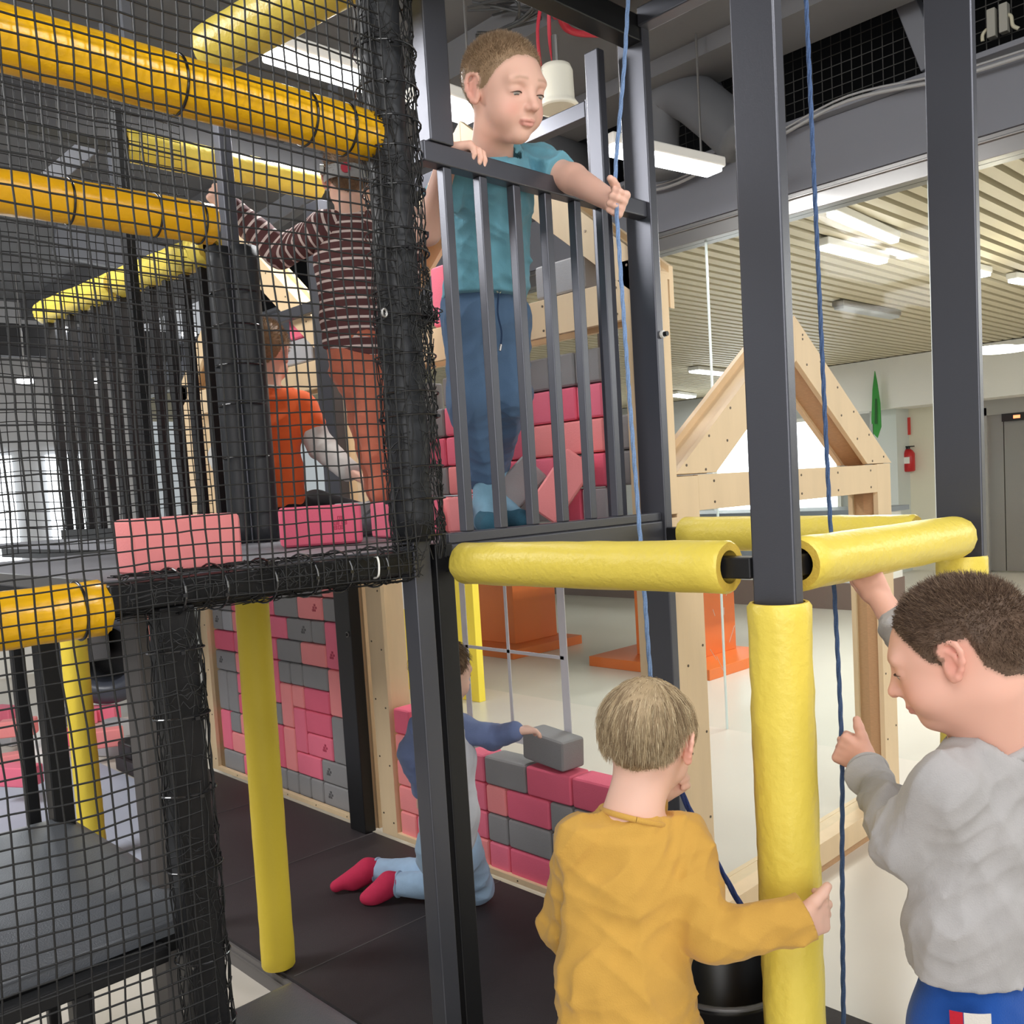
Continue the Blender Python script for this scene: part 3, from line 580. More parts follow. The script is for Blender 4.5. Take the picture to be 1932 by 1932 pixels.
def half_row(r, row, y_start, z0, x, where, grp, depth=1):
    yy = y_start; n = 0
    for tok in row.split():
        wd = int(tok[0]); m, cn = CN[tok[1]]; lg = 0 if len(tok) < 3 else 1; n += 1
        if tok[1] != '_':
            brick((x+U*depth/2, yy-wd*.1077/2, z0+(r+.5)*U), wd, 1, m, f'{cn} brick, {where}, {ORD[r]} row, {NTH[n-1]} from left', grp, depth, lg)
        yy -= wd*.1077
CN['_'] = (None, '')
for r, row in enumerate(('1C 1R 1G 2C 1P 2R 1G 2G 1G', '2C 1G 1C 1P 1G 2G 2G 2P', '1C 1P 1G 2P 1C 2R 1G 2G 1R', '1C 1R 2G 1P 2G 2R 2R 1G', '1R')):
    half_row(r, row, 3.028, .0862, XD+.012, 'half built window wall', 'bricks in the half built wall')
a = at((700+770/2.76), (1100+800/2.76), 0, XD+.02)
brick((XD+.07, 2.185, .0855+4.5*U+.012), 2, 1, GREY, 'dark grey brick held on top of the half built wall by the kneeling boy', 'bricks in the half built wall', rot=(math.radians(3), 0, math.radians(-5)))
for r, row in enumerate(('1C 2R 1G 2P 1G 1L 1R 1L', '2P 1G 2C 2R 1P 1G 1R 1G', '1G 2R 2P 1C 1P 1C 2C 1G', '1R 2G 2P 1C 2P 1R 1P', '2G 1_ 2G 1_ 2G 1G 1G')):
    half_row(r, row.replace('2C 1G', '2C 1Gl') if r == 2 else row, 2.92, ZD+.001, XD+.02, 'stacked wall behind the boy in teal', 'bricks stacked on the deck')
# loose bricks
def loose(p, rz, m, lab, rx=0, ry=0, up=True, logo=0):
    return brick(p, 2, 1, m, lab, 'loose foam bricks', rot=(rx, ry, rz), logo=logo)
loose((.765, 1.715, ZD+U/2), math.radians(90-3), CORAL, 'pink brick leaning into the net on the front edge of the deck')
p = pd(604, 985, 2.45); loose((p[0], p[1], ZD+U/2), math.radians(90-28), ROSE, 'deep pink brick on the deck in front of the boy in orange', logo=1)
loose((1.83, 2.085, ZD+U/2), math.radians(90-8), CORAL, 'pink brick at the foot of the boy in teal')
loose((1.66, 2.15, ZD+U/2), math.radians(80), PINK, 'pink brick behind the netted corner post on the deck')
e_ = at(1060, 925, 1, 1.93); loose((e_[0], e_[1], ZD+.118), math.radians(-140), CORAL, 'coral brick tilted on end behind the bars', rx=math.radians(52))
e_ = at(968, 912, 1, 2.10); loose((e_[0], e_[1], ZD+.112), math.radians(-138), GREY, 'grey brick tilted on end left of the coral tilted one', rx=math.radians(44))
p = pd(675, 905, 3.05); loose((p[0]+.03, p[1], ZD+U/2), math.radians(70), GREYL, 'light grey brick under the hand of the boy in orange')
p = pd(1040, 500, 3.0)
tag(brick((XD+.06, at(1065, 530, 0, XD)[1]+.03, 2.066+U/2), 2, 1, GREYL, 'grey brick on the gable cross beam behind the boy in teal', 'bricks lying on gable beams'), 'grey brick on the gable cross beam behind the boy in teal', 'brick', 'bricks lying on gable beams')
brick((XD+.06, at(560, 665, 0, XD)[1], 2.066+U/2), 2, 1, GREYL, 'light grey brick on the gable beam right of the head of the boy in orange', 'bricks lying on gable beams')
brick((XD+.06, at(555, 640, 0, XD)[1], 2.066+1.5*U), 1, 1, ROSE, 'deep pink brick on top of the light grey brick in the far gable', 'bricks lying on gable beams')
brick((XD+.06, at(822, 470, 0, XD)[1], 2.066+U), 1, 2, PINK, 'pink brick standing in the gable left of the boy in teal', 'bricks lying on gable beams')
fl = [((10, 1345), 5.9, 20, 'P'), ((35, 1372), 5.7, 60, 'C'), ((20, 1388), 5.3, 10, 'L'), ((8, 1440), 4.9, 75, 'C'), ((38, 1462), 4.8, 30, 'P'), ((128, 1352), 6.1, 15, 'G'), ((120, 1392), 5.6, 80, 'R'), ((196, 1345), 6.4, 40, 'P'), ((222, 1372), 6.0, 10, 'L'), ((196, 1392), 5.8, 65, 'C'), ((212, 1408), 5.5, 30, 'L'), ((160, 1350), 6.6, 0, 'P'), ((282, 1295), 7.0, 20, 'R'), ((285, 1362), 6.0, 70, 'P'), ((280, 1318), 6.6, 45, 'L')]
for k, ((px, py), dd, rz, cn) in enumerate(fl):
    q = at(px, py, 2, .0) if py > 1335 else pd(px, py, dd); q = pd(px, py, dd); q[2] = max(U/2, 0)+ (U if k in (1, 4, 9) else 0)
    e = at(px, py, 2, q[2]); o = loose((e[0], e[1], e[2]), math.radians(rz), CN[cn][0], f'{CN[cn][1]} brick scattered on the far floor, {NTH[k]} of the heap from the left edge')
    o['group'] = 'bricks scattered on the far floor'
# ------------------------------------------------------------------ left side: netted bays, stairs, rails
E1 = post('steel_post', .667, .733, 1.60, 1.655, 0, 1.30, 'black netted post at the front corner of the stairs', STEELD)
post('steel_post', .70, .728, 1.80, 1.88, 0, 1.285, 'grey brown post just behind the netted stair post', mat('grey_brown_post', (84, 80, 78), .5))
padded_rail((.08, YA, 2.235), (1.236, YA, 2.235), .05, 'uppermost golden padded rail behind the net, crossing the boy in stripes', YELO, .01, (.34, .62, .85, .93), wob=.0018)
padded_rail((.2, 2.1, 2.143), (1.097, 2.1, 2.145), .047, 'middle golden padded rail, ending beside the raised hand', YELO, .01, (.62, .83, .95), wob=.0016)
padded_rail((.05, YA+.01, 1.31), (.60, YA+.01, 1.31), .048, 'lower golden padded rail at deck height beside the stairs', YELO, .01, (.9,), wob=.0018)
b0 = at(640, -42, 1, 1.75); r_ = ray(398, 95); tt = (b0[2]-CAM[2])/r_[2]; b1 = CAM+r_*tt
padded_rail(b0-(b1-b0)*.6, b1, .06, 'yellow padded bar overhead at the top, running towards the viewer', YEL, .0, wob=.0014)
a, b = at(246, 275, 1, 2.9), at(612, 337, 1, 2.9)
t = padded_rail((a[0], 2.94, (a[2]+b[2])/2), (b[0], 2.94, (a[2]+b[2])/2), .05, 'yellow padded bar behind the head of the boy in stripes', YEL, .0)
MB().box((a[0]-.03, 2.92, 0), (a[0]-.002, 2.96, 2.72)).build('upright', STEELD, t)
# inner balustrade with a yellow top sleeve
px_ = 1.40
pa, pb = at(400, 468, 0, px_), at(84, 590, 0, px_)
t = thing('inner_balustrade', (px_, (pa[1]+pb[1])/2, ZD), 'black inner balustrade with many bars and a yellow sleeve, left', 'balustrade')
MB().beam((px_, pa[1], pa[2]), (px_, pb[1], pb[2]), .03, .03).build('top_rail', STEELD, t)
mid = .47
for s0, s1 in ((.0, mid-.01), (mid+.02, 1)):
    A_ = pa+(pb-pa)*s0; B_ = pa+(pb-pa)*s1; A_[0] = B_[0] = px_
    f = foam_tube(A_, B_, .05, .03, wob=.003).build('foam_sleeve', [YEL, FOAMIN], t, smooth=True); f.data.set_sharp_from_angle(angle=.9)
MB().box((px_-.02, pa[1], ZD+.02), (px_+.02, pb[1], ZD+.06)).build('bottom_rail', STEELD, t)
for k in range(12):
    q = (k+.6)/12; yy = pa[1]+(pb[1]-pa[1])*q; zz = pa[2]+(pb[2]-pa[2])*q
    MB().box((px_-.014, yy-.016, ZD+.06), (px_+.014, yy+.016, zz)).build('baluster', STEELD, t, bevel=.003)
p = pd(455, 700, 2.86)
t = thing('padded_post', (p[0], p[1], ZD), 'black padded post on the deck left of the boy in orange', 'post')
MB().box((p[0]-.02, p[1]-.02, ZD), (p[0]+.02, p[1]+.02, 2.68)).build('steel_core', STEEL, t, bevel=.003)
o = MB()
for sx in (-1, 1): o.tube([(p[0]+sx*.026, p[1]-sx*.026, z) for z in np.linspace(ZD+.002, 2.26, 20)], .042, 14)
o.build('black_padding', mat('black_padding', (34, 36, 40), .5, 0, .3, 40), t, smooth=True)
o = MB()
for z in (1.45, 1.62, 1.78, 1.9, 2.02, 2.12):
    MB().tube([(p[0]+.074*math.cos(q), p[1]+.074*math.sin(q), z) for q in np.linspace(0, 2*math.pi, 30)], .003, 6, cap=False).build('cable_tie', TIE, t)
for px, dd, wd, lab in ((44, 2.35, .03, 'left of two dark posts behind the stairs at the left edge'), (98, 2.3, .05, 'right of two dark posts behind the stairs at the left edge')):
    q = pd(px, 1350, dd); post('stair_post', q[0]-wd*.5, q[0]+wd*.5, q[1]-wd*.5, q[1]+wd*.5, 0, 1.28, lab, STEELD)
for px, py0, py1, dd, ro, lab in ((150, 1195, 1540, 3.9, .052, 'yellow padded post behind the stairs, nearer one'), (251, 1150, 1400, 5.3, .05, 'yellow padded post rising from a black box, farther one')):
    q = pd(px+4, (py0+py1)/2, dd); sleeve(q[0], q[1], .002 if dd < 5 else .17, 1.284, ro, lab, 'padded_post', .025, MATS['matt_yellow_foam'])
q = pd(270, 1395, 5.3); q0 = pd(255, 1275, 5.3)
tag(MB().box((q0[0]-.1, q0[1]-.1, .013), (q0[0]+.1, q0[1]+.1, .165)).build('black_box', BLK, bevel=.012), 'black box at the foot of the farther yellow padded post', 'box')
tag(MB().box((.9, 2.55, .001), (2.1, 5.5, .012)).box((.3, 2.55, .001), (.9, 5.3, .012)).build('floor_sheen', SHEENF, bevel=.002), 'pale blue grey patch standing in for floor sheen behind the stairs', 'mat') if False else None
tag(MB().box((.3, 3.47, .001), (1.50, 5.9, .012)).box((1.50, 3.97, .001), (1.72, 5.9, .012)).box((1.72, 4.42, .001), (1.90, 5.9, .012)).build('floor_sheen', SHEENF, bevel=.002), 'pale blue grey patch standing in for floor sheen behind the stairs', 'mat')  # bright windows mirrored in the dark mat, put in as a pale slab
# crawl tube with a round mouth
c = pd(196, 1235, 6.6); R0 = .36
ax = (FWD*np.array([1, 1, 0])); ax /= np.linalg.norm(ax); ax = ax*.95+np.array([-.25, .25, 0])*.3; ax /= np.linalg.norm(ax)
t = thing('crawl_tube', c, 'large dark round crawl tube mouth behind the yellow padded posts', 'tube')
mb = MB(); n = 36; u = np.cross(ax, [0, 0, 1]); u /= np.linalg.norm(u); v = np.array([0, 0, 1.])
prof = [(0, .20), (-.03, .215), (-.05, .26), (-.035, .33), (0, R0), (.06, R0), (.5, R0*.95), (.5, .2), (0, .2)]
vs = [c+ax*h+(u*math.cos(2*math.pi*k/n)+v*math.sin(2*math.pi*k/n))*r for h, r in prof for k in range(n)]
mb.add(vs, [(i*n+k, i*n+(k+1) % n, (i+1)*n+(k+1) % n, (i+1)*n+k) for i in range(len(prof)-1) for k in range(n)])
mb.build('rim', mat('dark_grey_tube', (66, 70, 80), .35), t, smooth=True)
MB().tube([c+ax*.3, c+ax*.32], .2, 30).build('dark_inside', BLK, t); MB().box(tuple(c+ax*.1+np.array([-.12, .0, -.05])), tuple(c+ax*.12+np.array([.0, .1, .17]))).build('inner_plate', mat('tube_plate', (92, 92, 94), .5), t)
tag(MB().hexa([tuple(pd(x, y, dd)) for x, y, dd in ((255, 1165, 6.2), (283, 1210, 6.2), (283, 1210, 6.4), (255, 1165, 6.4), (262, 1135, 6.2), (284, 1140, 6.2), (284, 1140, 6.4), (262, 1135, 6.4))]).build('roof_piece', mat('salmon_panel', (222, 132, 118), .6)), 'salmon coloured play panel beside the crawl tube', 'panel')
tag(MB().box(tuple(pd(-30, 1150, 8.5)), tuple(pd(-30, 1150, 8.5)+np.array([1.5, .1, -1.0]))).build('white_cabinet', WHITE), 'white cabinet far behind the stairs at the left edge', 'cabinet')
# stair treads: vinyl cushions on steel frames
def tread(x0, x1, y0, y1, z, th, label, sag=.012):
    t = thing('stair_tread', ((x0+x1)/2, (y0+y1)/2, z-th), label, 'stair tread')
    nx, ny = 26, 26; vs = []; fs = []
    def sup(q): return (1-abs(2*q-1)**6)
    for j in range(ny+1):
        for i in range(nx+1):
            a, b = i/nx, j/ny; e = min(sup(a), sup(b))
            zz = z-.05*(1-e)**1.5+sag*math.sin(math.pi*a)*math.sin(math.pi*b)+.003*mnoise.noise((a*6, b*6, z))
            vs.append((x0+(x1-x0)*a, y0+(y1-y0)*b, zz))
    fs = [(j*(nx+1)+i, j*(nx+1)+i+1, (j+1)*(nx+1)+i+1, (j+1)*(nx+1)+i) for j in range(ny) for i in range(nx)]
    bd = [i for i in range(nx+1)]+[(j)*(nx+1)+nx for j in range(1, ny+1)]+[ny*(nx+1)+i for i in range(nx-1, -1, -1)]+[j*(nx+1) for j in range(ny-1, 0, -1)]
    base = len(vs); vs += [(vs[i][0], vs[i][1], z-th) for i in bd]; m = len(bd)
    fs += [(bd[k], base+k, base+(k+1) % m, bd[(k+1) % m]) for k in range(m)]+[tuple(base+k for k in range(m))]
    MB().add(vs, fs).build('cushion', VINYL, t, smooth=True).data.set_sharp_from_angle(angle=.7)
    P = [(x0, y0-.002, z-th*.62), (x1, y0-.002, z-th*.62)]; MB().tube(P, .004, 6).build('seam', VINYL, t)
    for ya_ in (y0+.005, y1-.045): MB().box((x0, ya_, z-th-.036), (x1, ya_+.04, z-th)).build('frame_rail', STEELD, t, bevel=.003)
    return t
tread(-.25, .775, 1.715, 2.50, .735, .072, 'black vinyl stair cushion behind the net, upper tread')
t = tread(.42, 1.07, 1.17, 1.965, .36, .08, 'black vinyl stair cushion at the bottom, lower tread')
tread(-.6, .45, 2.45, 3.1, .98, .08, 'black vinyl stair cushion at the far left edge, top tread')
t = thing('support_frame', (.3, 1.68, 0), 'black steel frame with legs under the upper stair cushion', 'frame')
MB().box((-.2, 1.675, .632), (.66, 1.71, .662)).build('beam', STEELD, t, bevel=.004)
q = at(147, 1900, 1, 1.70); MB().box((q[0]-.014, 1.68, 0), (q[0]+.016, 1.71, .632)).build('leg', STEELD, t, bevel=.003)
MB().box((-.18, 1.67, 0), (-.15, 1.70, .632)).build('leg', STEELD, t, bevel=.003)
# ================================================================== NETTING
def net(name, label, x0, x1, z0, z1, y, pitch, r, amp=.006, hole=None, seed=0, parent=None):
    nx = int((x1-x0)/pitch)+1; nz = int((z1-z0)/pitch)+1
    def node(i, j):
        x = x0+i*pitch; z = z0+j*pitch
        n1 = mnoise.noise((x*3.1, z*2.3, seed)); n2 = mnoise.noise((x*2.2, z*3.7, seed+9)); n3 = mnoise.noise((x*7, z*7, seed+4)); n4 = mnoise.noise((x*19, z*17, seed+2))
        return Vector((x+amp*1.8*n1+amp*.5*n3+.0022*n4, y+amp*1.2*n2+amp*.4*n3, z+amp*2.2*n2+amp*.6*n3-.0022*n4))
    G = [[node(i, j) for j in range(nz)] for i in range(nx)]
    mb = MB()
    ok = lambda p: hole is None or not hole(p)
    def strand(P):
        run = []
        for p in P:
            if ok(p): run.append(p)
            else:
                if len(run) > 1: mb.tube(run, r, 4, cap=False)
                run = []
        if len(run) > 1: mb.tube(run, r, 4, cap=False)
    for i in range(nx): strand(G[i])
    for j in range(nz): strand([G[i][j] for i in range(nx)])
    for i in range(nx):
        for j in range(nz):
            p = G[i][j]
            if ok(p):
                q = r*1.7; mb.add([p+Vector(d)*q for d in ((1, 0, 0), (-1, 0, 0), (0, 1, 0), (0, -1, 0), (0, 0, 1), (0, 0, -1))], [(0, 2, 4), (2, 1, 4), (1, 3, 4), (3, 0, 4), (2, 0, 5), (1, 2, 5), (3, 1, 5), (0, 3, 5)])
    o = mb.build(name, NETM, parent, smooth=True)
    if not parent: tag(o, label, 'net')
    return o
net('climbing_net', 'black square mesh net in front, from the left edge to the netted corner post', .28, 1.245, .28, 2.74, YA-.062, .0262, .0019, .007,
    hole=lambda p: (p.z < 1.29 and p.x > .70))
net('climbing_net', 'finer looking black net farther back over the inner balustrade, left', .45, 1.37, 1.37, 2.74, 2.80, .0262, .0016, .009, seed=3)
# netting gathered and tied round posts and the deck edge
def lacing(loc, a, b, rx, ry, label, strands, ties, seed, loops=60):
    rg = random.Random(seed); t = thing('net_lacing', loc, label, 'netting'); a = Vector(a); b = Vector(b); d = (b-a).normalized(); L = (b-a).length
    u = d.cross(Vector((0, 1, 0))).normalized(); v = Vector((0, -1, 0)); mb = MB()
    def on_(ang, h, k=1): return a+d*h+u*(rx*k*math.cos(ang))+v*(ry*k*math.sin(ang))
    for s in range(strands):
        ang = rg.uniform(-.3, math.pi+.3); P = []; h = 0; n = int(L/.03)
        for i in range(n+1):
            ang += rg.uniform(-.22, .22); ang = min(max(ang, -.5), math.pi+.5); P.append(on_(ang, L*i/n, 1+rg.uniform(0, .16)))
        mb.tube(P, .0013, 4, cap=False)
    for s in range(loops):
        h = rg.uniform(0, L); a0 = rg.uniform(-.4, 2.2); P = [on_(a0+k*.22, h+rg.uniform(-.006, .006)+k*rg.uniform(-.003, .003), 1.06+rg.uniform(0, .12)) for k in range(rg.randint(4, 9))]
        mb.tube(P, .0012, 4, cap=False)
    mb.build('gathered_cords', NETM, t, smooth=True)
    for h in ties:
        P = [on_(q, h+.004*math.sin(q), 1.2) for q in np.linspace(0, 2*math.pi, 25)]
        o = MB().tube(P, .0021, 6, cap=False); p = on_(rg.uniform(.6, 2.4), h, 1.22); o.box(tuple(p-Vector((.004, .004, .003))), tuple(p+Vector((.004, .004, .003)))); o.build('cable_tie', TIE, t, smooth=False)
    return t
lacing((1.261, 1.625, 1.36), (1.268, 1.622, 1.33), (1.268, 1.622, 2.73), .058, .054, 'netting gathered round the black corner post and tied with cable ties', 30, [.05, .13, .2, .31, .36, .44, .52, .575, .66, .70, .79, .87, .93, 1.0, 1.08, 1.2, 1.31], 3, 190)
lacing((.70, 1.625, .1), (.699, 1.62, .1), (.699, 1.62, 1.29), .041, .042, 'netting gathered round the black post at the corner of the stairs', 16, [.08, .26, .42, .55, .72, .86, 1.0, 1.12], 4, 90)
lacing((.92, 1.62, 1.30), (.60, 1.622, 1.325), (1.24, 1.622, 1.325), .036, .046, 'netting gathered along the black deck edge', 16, [.1, .18, .28, .37, .45, .54], 5, 90)
# loose clumps of cord
o = MB(); c = Vector(at(812, 598, 1, 1.56))
for k in range(10):
    P = [c+Vector((random.gauss(0, .014), random.gauss(0, .01), random.gauss(0, .011))) for _ in range(6)]; o.tube(smooth_path(P, 4), .0014, 4, cap=False)
tag(o.build('cord_knot', NETM, smooth=True), 'clump of knotted black cord on the netted corner post', 'knot')
P = [at(x, y, 1, yy) for x, y, yy in ((706, 1050, 1.60), (712, 1052, 1.565), (715, 1066, 1.562), (714, 1086, 1.566), (706, 1091, 1.60))]
tag(MB().tube(smooth_path(P, 5), .0022, 8).build('cable_tie', WHITE, smooth=True), 'white cable tie round the netted deck edge', 'cable tie')
c = at(725, 590, 1, 1.57); t = thing('snap_hook', c, 'small steel eyelet on the netting beside the boy in stripes', 'hook')
MB().tube([c+np.array([.006*math.cos(q), 0, .008*math.sin(q)]) for q in np.linspace(0, 2*math.pi, 20)], .003, 8, cap=False).build('ring', ALU, t, smooth=True)
# ================================================================== ROPES AND BUCKET
def rope(P, r, m, label, name='rope', n=8):
    P = smooth_path(P, n); mb = MB()
    # three twisted lays
    D = [0]
    for a, b in zip(P, P[1:]): D.append(D[-1]+np.linalg.norm(b-a))
    S = np.arange(0, D[-1], r*1.1); Pi = np.array([[np.interp(s, D, [p[k] for p in P]) for k in range(3)] for s in S])
    T = np.gradient(Pi, axis=0); T /= np.linalg.norm(T, axis=1)[:, None]
    ux = np.cross(T, [.3, .9, .1]); ux /= np.linalg.norm(ux, axis=1)[:, None]; uy = np.cross(T, ux)
    for k in range(3):
        a = S/(r*4.2)*1.0+k*2*math.pi/3
        Q = Pi+(ux*np.cos(a)[:, None]+uy*np.sin(a)[:, None])*r*.45
        mb.tube([tuple(q) for q in Q], r*.56, 6)
    return tag(mb.build(name, m, smooth=True), label, 'rope')
HT = at(1163, 378, 1, 1.36)          # where the boy in teal holds the rope
rope([pd(1187, -40, 2.12), pd(1178, 120, 2.12), pd(1162, 310, 2.13), HT, pd(1166, 440, 2.12), pd(1187, 740, 2.10), pd(1206, 990, 2.08), pd(1216, 1120, 2.06), pd(1228, 1280, 2.05), pd(1252, 1500, 2.0), pd(1280, 1720, 1.95), pd(1296, 1870, 1.9)], .0054, ROPEB, 'pale blue rope gripped by the boy in teal, hanging through the bay')
HG = pd(1588, 1405, 1.70)            # where the boy in grey holds the rope
rope([pd(1519, -40, 1.78), pd(1538, 380, 1.76), pd(1562, 900, 1.74), pd(1575, 1130, 1.73), HG, pd(1589, 1650, 1.70), pd(1592, 1990, 1.70)], .0046, mat('slate_blue_rope', (72, 98, 140), .7, 0, .8, 700, .3, 300), 'slate blue rope held by the boy in grey')
HM = pd(1262, 1450, 1.66)
rope([HM, pd(1285, 1495, 1.68), pd(1340, 1606, 1.72), pd(1406, 1722, 1.76)], .0062, ROPED, 'dark blue rope running from the boy in mustard down to the bucket')
bc = pd(1362, 1838, 1.78); rb = .118
t = thing('bucket', (bc[0], bc[1], bc[2]-.26), 'black bucket on the blue rope beside the yellow front post', 'bucket')
n = 40; prof = [(rb*.78, -.26), (rb*.99, -.015), (rb*1.05, -.015), (rb*1.06, 0), (rb*1.0, .003), (rb*.96, -.004), (rb*.75, -.25)]
mb = MB(); vs = [(bc[0]+r*math.cos(2*math.pi*k/n), bc[1]+r*math.sin(2*math.pi*k/n), bc[2]+z) for r, z in prof for k in range(n)]
mb.add(vs, [(i*n+k, i*n+(k+1) % n, (i+1)*n+(k+1) % n, (i+1)*n+k) for i in range(len(prof)-1) for k in range(n)]+[tuple(range(n-1, -1, -1)), tuple(6*n+k for k in range(n))])
mb.build('bucket_shell', mat('black_bucket_plastic', (20, 20, 22), .32), t, smooth=True)
MB().tube([(bc[0]+rb*1.05*math.cos(q), bc[1]+rb*1.05*math.sin(q), bc[2]) for q in np.linspace(0, 2*math.pi, 41)], .0045, 8, cap=False).build('rim', mat('bucket_rim', (96, 96, 98), .3), t, smooth=True)
k_ = pd(1408, 1724, 1.76); e = RGT*1.0; e[2] = 0; e /= np.linalg.norm(e)
MB().tube(smooth_path([bc-e*rb, (bc-e*rb)*.55+k_*.45+np.array([0, 0, .03]), k_, (bc+e*rb)*.5+k_*.5+e*.015, bc+e*rb]), .0032, 8).build('handle', BLK, t, smooth=True)
MB().tube([k_-np.array([0, 0, .014]), k_, k_+np.array([-.004, 0, .014])], [.008, .0105, .007], 10).build('rope_knot', BLK, t, smooth=True)
# ================================================================== PEOPLE: smooth distance fields meshed into one skin each
def nrm(v): v = np.asarray(v, float); return v/np.linalg.norm(v)
class Field:
    def __init__(s, lo, hi, h):
        s.lo = np.array(lo, float); s.h = h; n = np.ceil((np.array(hi)-s.lo)/h).astype(int)+1; s.n = n
        s.ax = [s.lo[i]+h*np.arange(n[i]) for i in range(3)]; s.F = np.full(n, 1., np.float32)
    def sub(s, lo, hi):
        a = np.clip(np.floor((np.array(lo)-s.lo)/s.h).astype(int), 0, s.n); b = np.clip(np.ceil((np.array(hi)-s.lo)/s.h).astype(int)+1, 0, s.n)
        sl = tuple(slice(i, j) for i, j in zip(a, b))
        return sl, s.ax[0][sl[0]][:, None, None], s.ax[1][sl[1]][None, :, None], s.ax[2][sl[2]][None, None, :]
    def put(s, d, sl, k, op):
        f = s.F[sl]
        if op == 'add':
            hh = np.clip(.5+.5*(f-d)/k, 0, 1); s.F[sl] = f*(1-hh)+d*hh-k*hh*(1-hh)
        else:
            d = -d; hh = np.clip(.5-.5*(f-d)/k, 0, 1); s.F[sl] = f*(1-hh)+d*hh+k*hh*(1-hh)
    def cone(s, a, b, ra, rb, k=.012, op='add'):
        a = np.array(a, float); b = np.array(b, float); m = max(ra, rb)+k+3*s.h
        sl, X, Y, Z = s.sub(np.minimum(a, b)-m, np.maximum(a, b)+m)
        if 0 in s.F[sl].shape: return s
        e = b-a; L = max(e@e, 1e-9); t = np.clip(((X-a[0])*e[0]+(Y-a[1])*e[1]+(Z-a[2])*e[2])/L, 0, 1)
        d = np.sqrt((X-a[0]-t*e[0])**2+(Y-a[1]-t*e[1])**2+(Z-a[2]-t*e[2])**2)-(ra+t*(rb-ra)); s.put(d, sl, k, op); return s
    def ell(s, c, r, R=np.eye(3), k=.012, op='add'):
        # R rows: local axes in world
        c = np.array(c, float); r = np.array(r, float); m = max(r)+k+3*s.h
        sl, X, Y, Z = s.sub(c-m, c+m)
        if 0 in s.F[sl].shape: return s
        X = X-c[0]; Y = Y-c[1]; Z = Z-c[2]; k0 = 0; k1 = 0
        for i in range(3):
            q = X*R[i][0]+Y*R[i][1]+Z*R[i][2]; k0 = k0+(q/r[i])**2; k1 = k1+(q/r[i]**2)**2
        k0 = np.sqrt(k0); d = k0*(k0-1)/np.maximum(np.sqrt(k1), 1e-6); s.put(d, sl, k, op); return s
    def trunk(s, a, b, A, B, side, k=.02):
        # elliptical limb from a to b; A, B = (half width along side, half depth)
        a = np.array(a, float); b = np.array(b, float); e = b-a; L = np.linalg.norm(e); ax = e/L; sd = nrm(np.array(side)-ax*(np.dot(side, ax))); fr = np.cross(ax, sd)
        m = max(A+B)+k+3*s.h; sl, X, Y, Z = s.sub(np.minimum(a, b)-m, np.maximum(a, b)+m)
        if 0 in s.F[sl].shape: return s
        X = X-a[0]; Y = Y-a[1]; Z = Z-a[2]; w = X*ax[0]+Y*ax[1]+Z*ax[2]; t = np.clip(w/L, 0, 1); w = w-t*L
        u = X*sd[0]+Y*sd[1]+Z*sd[2]; v = X*fr[0]+Y*fr[1]+Z*fr[2]; ru = A[0]+t*(B[0]-A[0]); rv = A[1]+t*(B[1]-A[1]); rm = np.minimum(ru, rv)
        k0 = np.sqrt((u/ru)**2+(v/rv)**2+(w/rm)**2); k1 = np.sqrt((u/ru**2)**2+(v/rv**2)**2+(w/rm**2)**2)
        s.put(k0*(k0-1)/np.maximum(k1, 1e-6), sl, k, 'add'); return s
    def cut(s, p, n):      # keep the side of the plane the normal points away from
        n = nrm(n); X, Y, Z = s.ax[0][:, None, None], s.ax[1][None, :, None], s.ax[2][None, None, :]
        s.F = np.maximum(s.F, (X-p[0])*n[0]+(Y-p[1])*n[1]+(Z-p[2])*n[2]); return s
    def lcut(s, c, n, r):      # flat end of a sleeve or neck opening
        n = nrm(n); sl, X, Y, Z = s.sub(np.array(c)-r, np.array(c)+r); X = X-c[0]; Y = Y-c[1]; Z = Z-c[2]
        s.F[sl] = np.where(X*X+Y*Y+Z*Z < r*r, np.maximum(s.F[sl], X*n[0]+Y*n[1]+Z*n[2]), s.F[sl]); return s
    def fold(s, amp, f, seed, direction=None, mask=None):
        # cloth folds: ridged, warped waves; amp grows away from tight places through the mask
        r = np.random.default_rng(seed); X, Y, Z = s.ax[0][:, None, None], s.ax[1][None, :, None], s.ax[2][None, None, :]
        tot = 0
        for i in range(5):
            d = nrm(r.normal(size=3)*np.array([1, 1, .8])) if direction is None else nrm(np.array(direction)+r.normal(size=3)*.45)
            e = nrm(r.normal(size=3)); g = nrm(r.normal(size=3))
            ph = r.uniform(0, 6.3); q = (X*d[0]+Y*d[1]+Z*d[2])*f*(1+.35*i)+1.3*np.sin((X*e[0]+Y*e[1]+Z*e[2])*f*.45+ph)
            env = .5+.5*np.sin((X*g[0]+Y*g[1]+Z*g[2])*f*.4+ph*1.7)
            tot = tot+(1-2*np.abs(np.sin(q/2+ph))**.8)*env/(1+.4*i)
        tot = tot*amp*.5
        if mask is not None: tot = tot*mask(X, Y, Z)
        s.F = s.F-tot.astype(np.float32); return s
    def mesh(s, smooth=1):
        F = s.F.copy(); F[0], F[-1] = 1, 1; F[:, 0], F[:, -1] = 1, 1; F[:, :, 0], F[:, :, -1] = 1, 1
        S = F < 0; nx, ny, nz = F.shape; cnt = np.zeros((nx-1, ny-1, nz-1), np.int8)
        for i in (0, 1):
            for j in (0, 1):
                for k in (0, 1): cnt += S[i:nx-1+i, j:ny-1+j, k:nz-1+k]
        act = np.argwhere((cnt > 0) & (cnt < 8)); idx = np.full(cnt.shape, -1, np.int32); idx[tuple(act.T)] = np.arange(len(act))
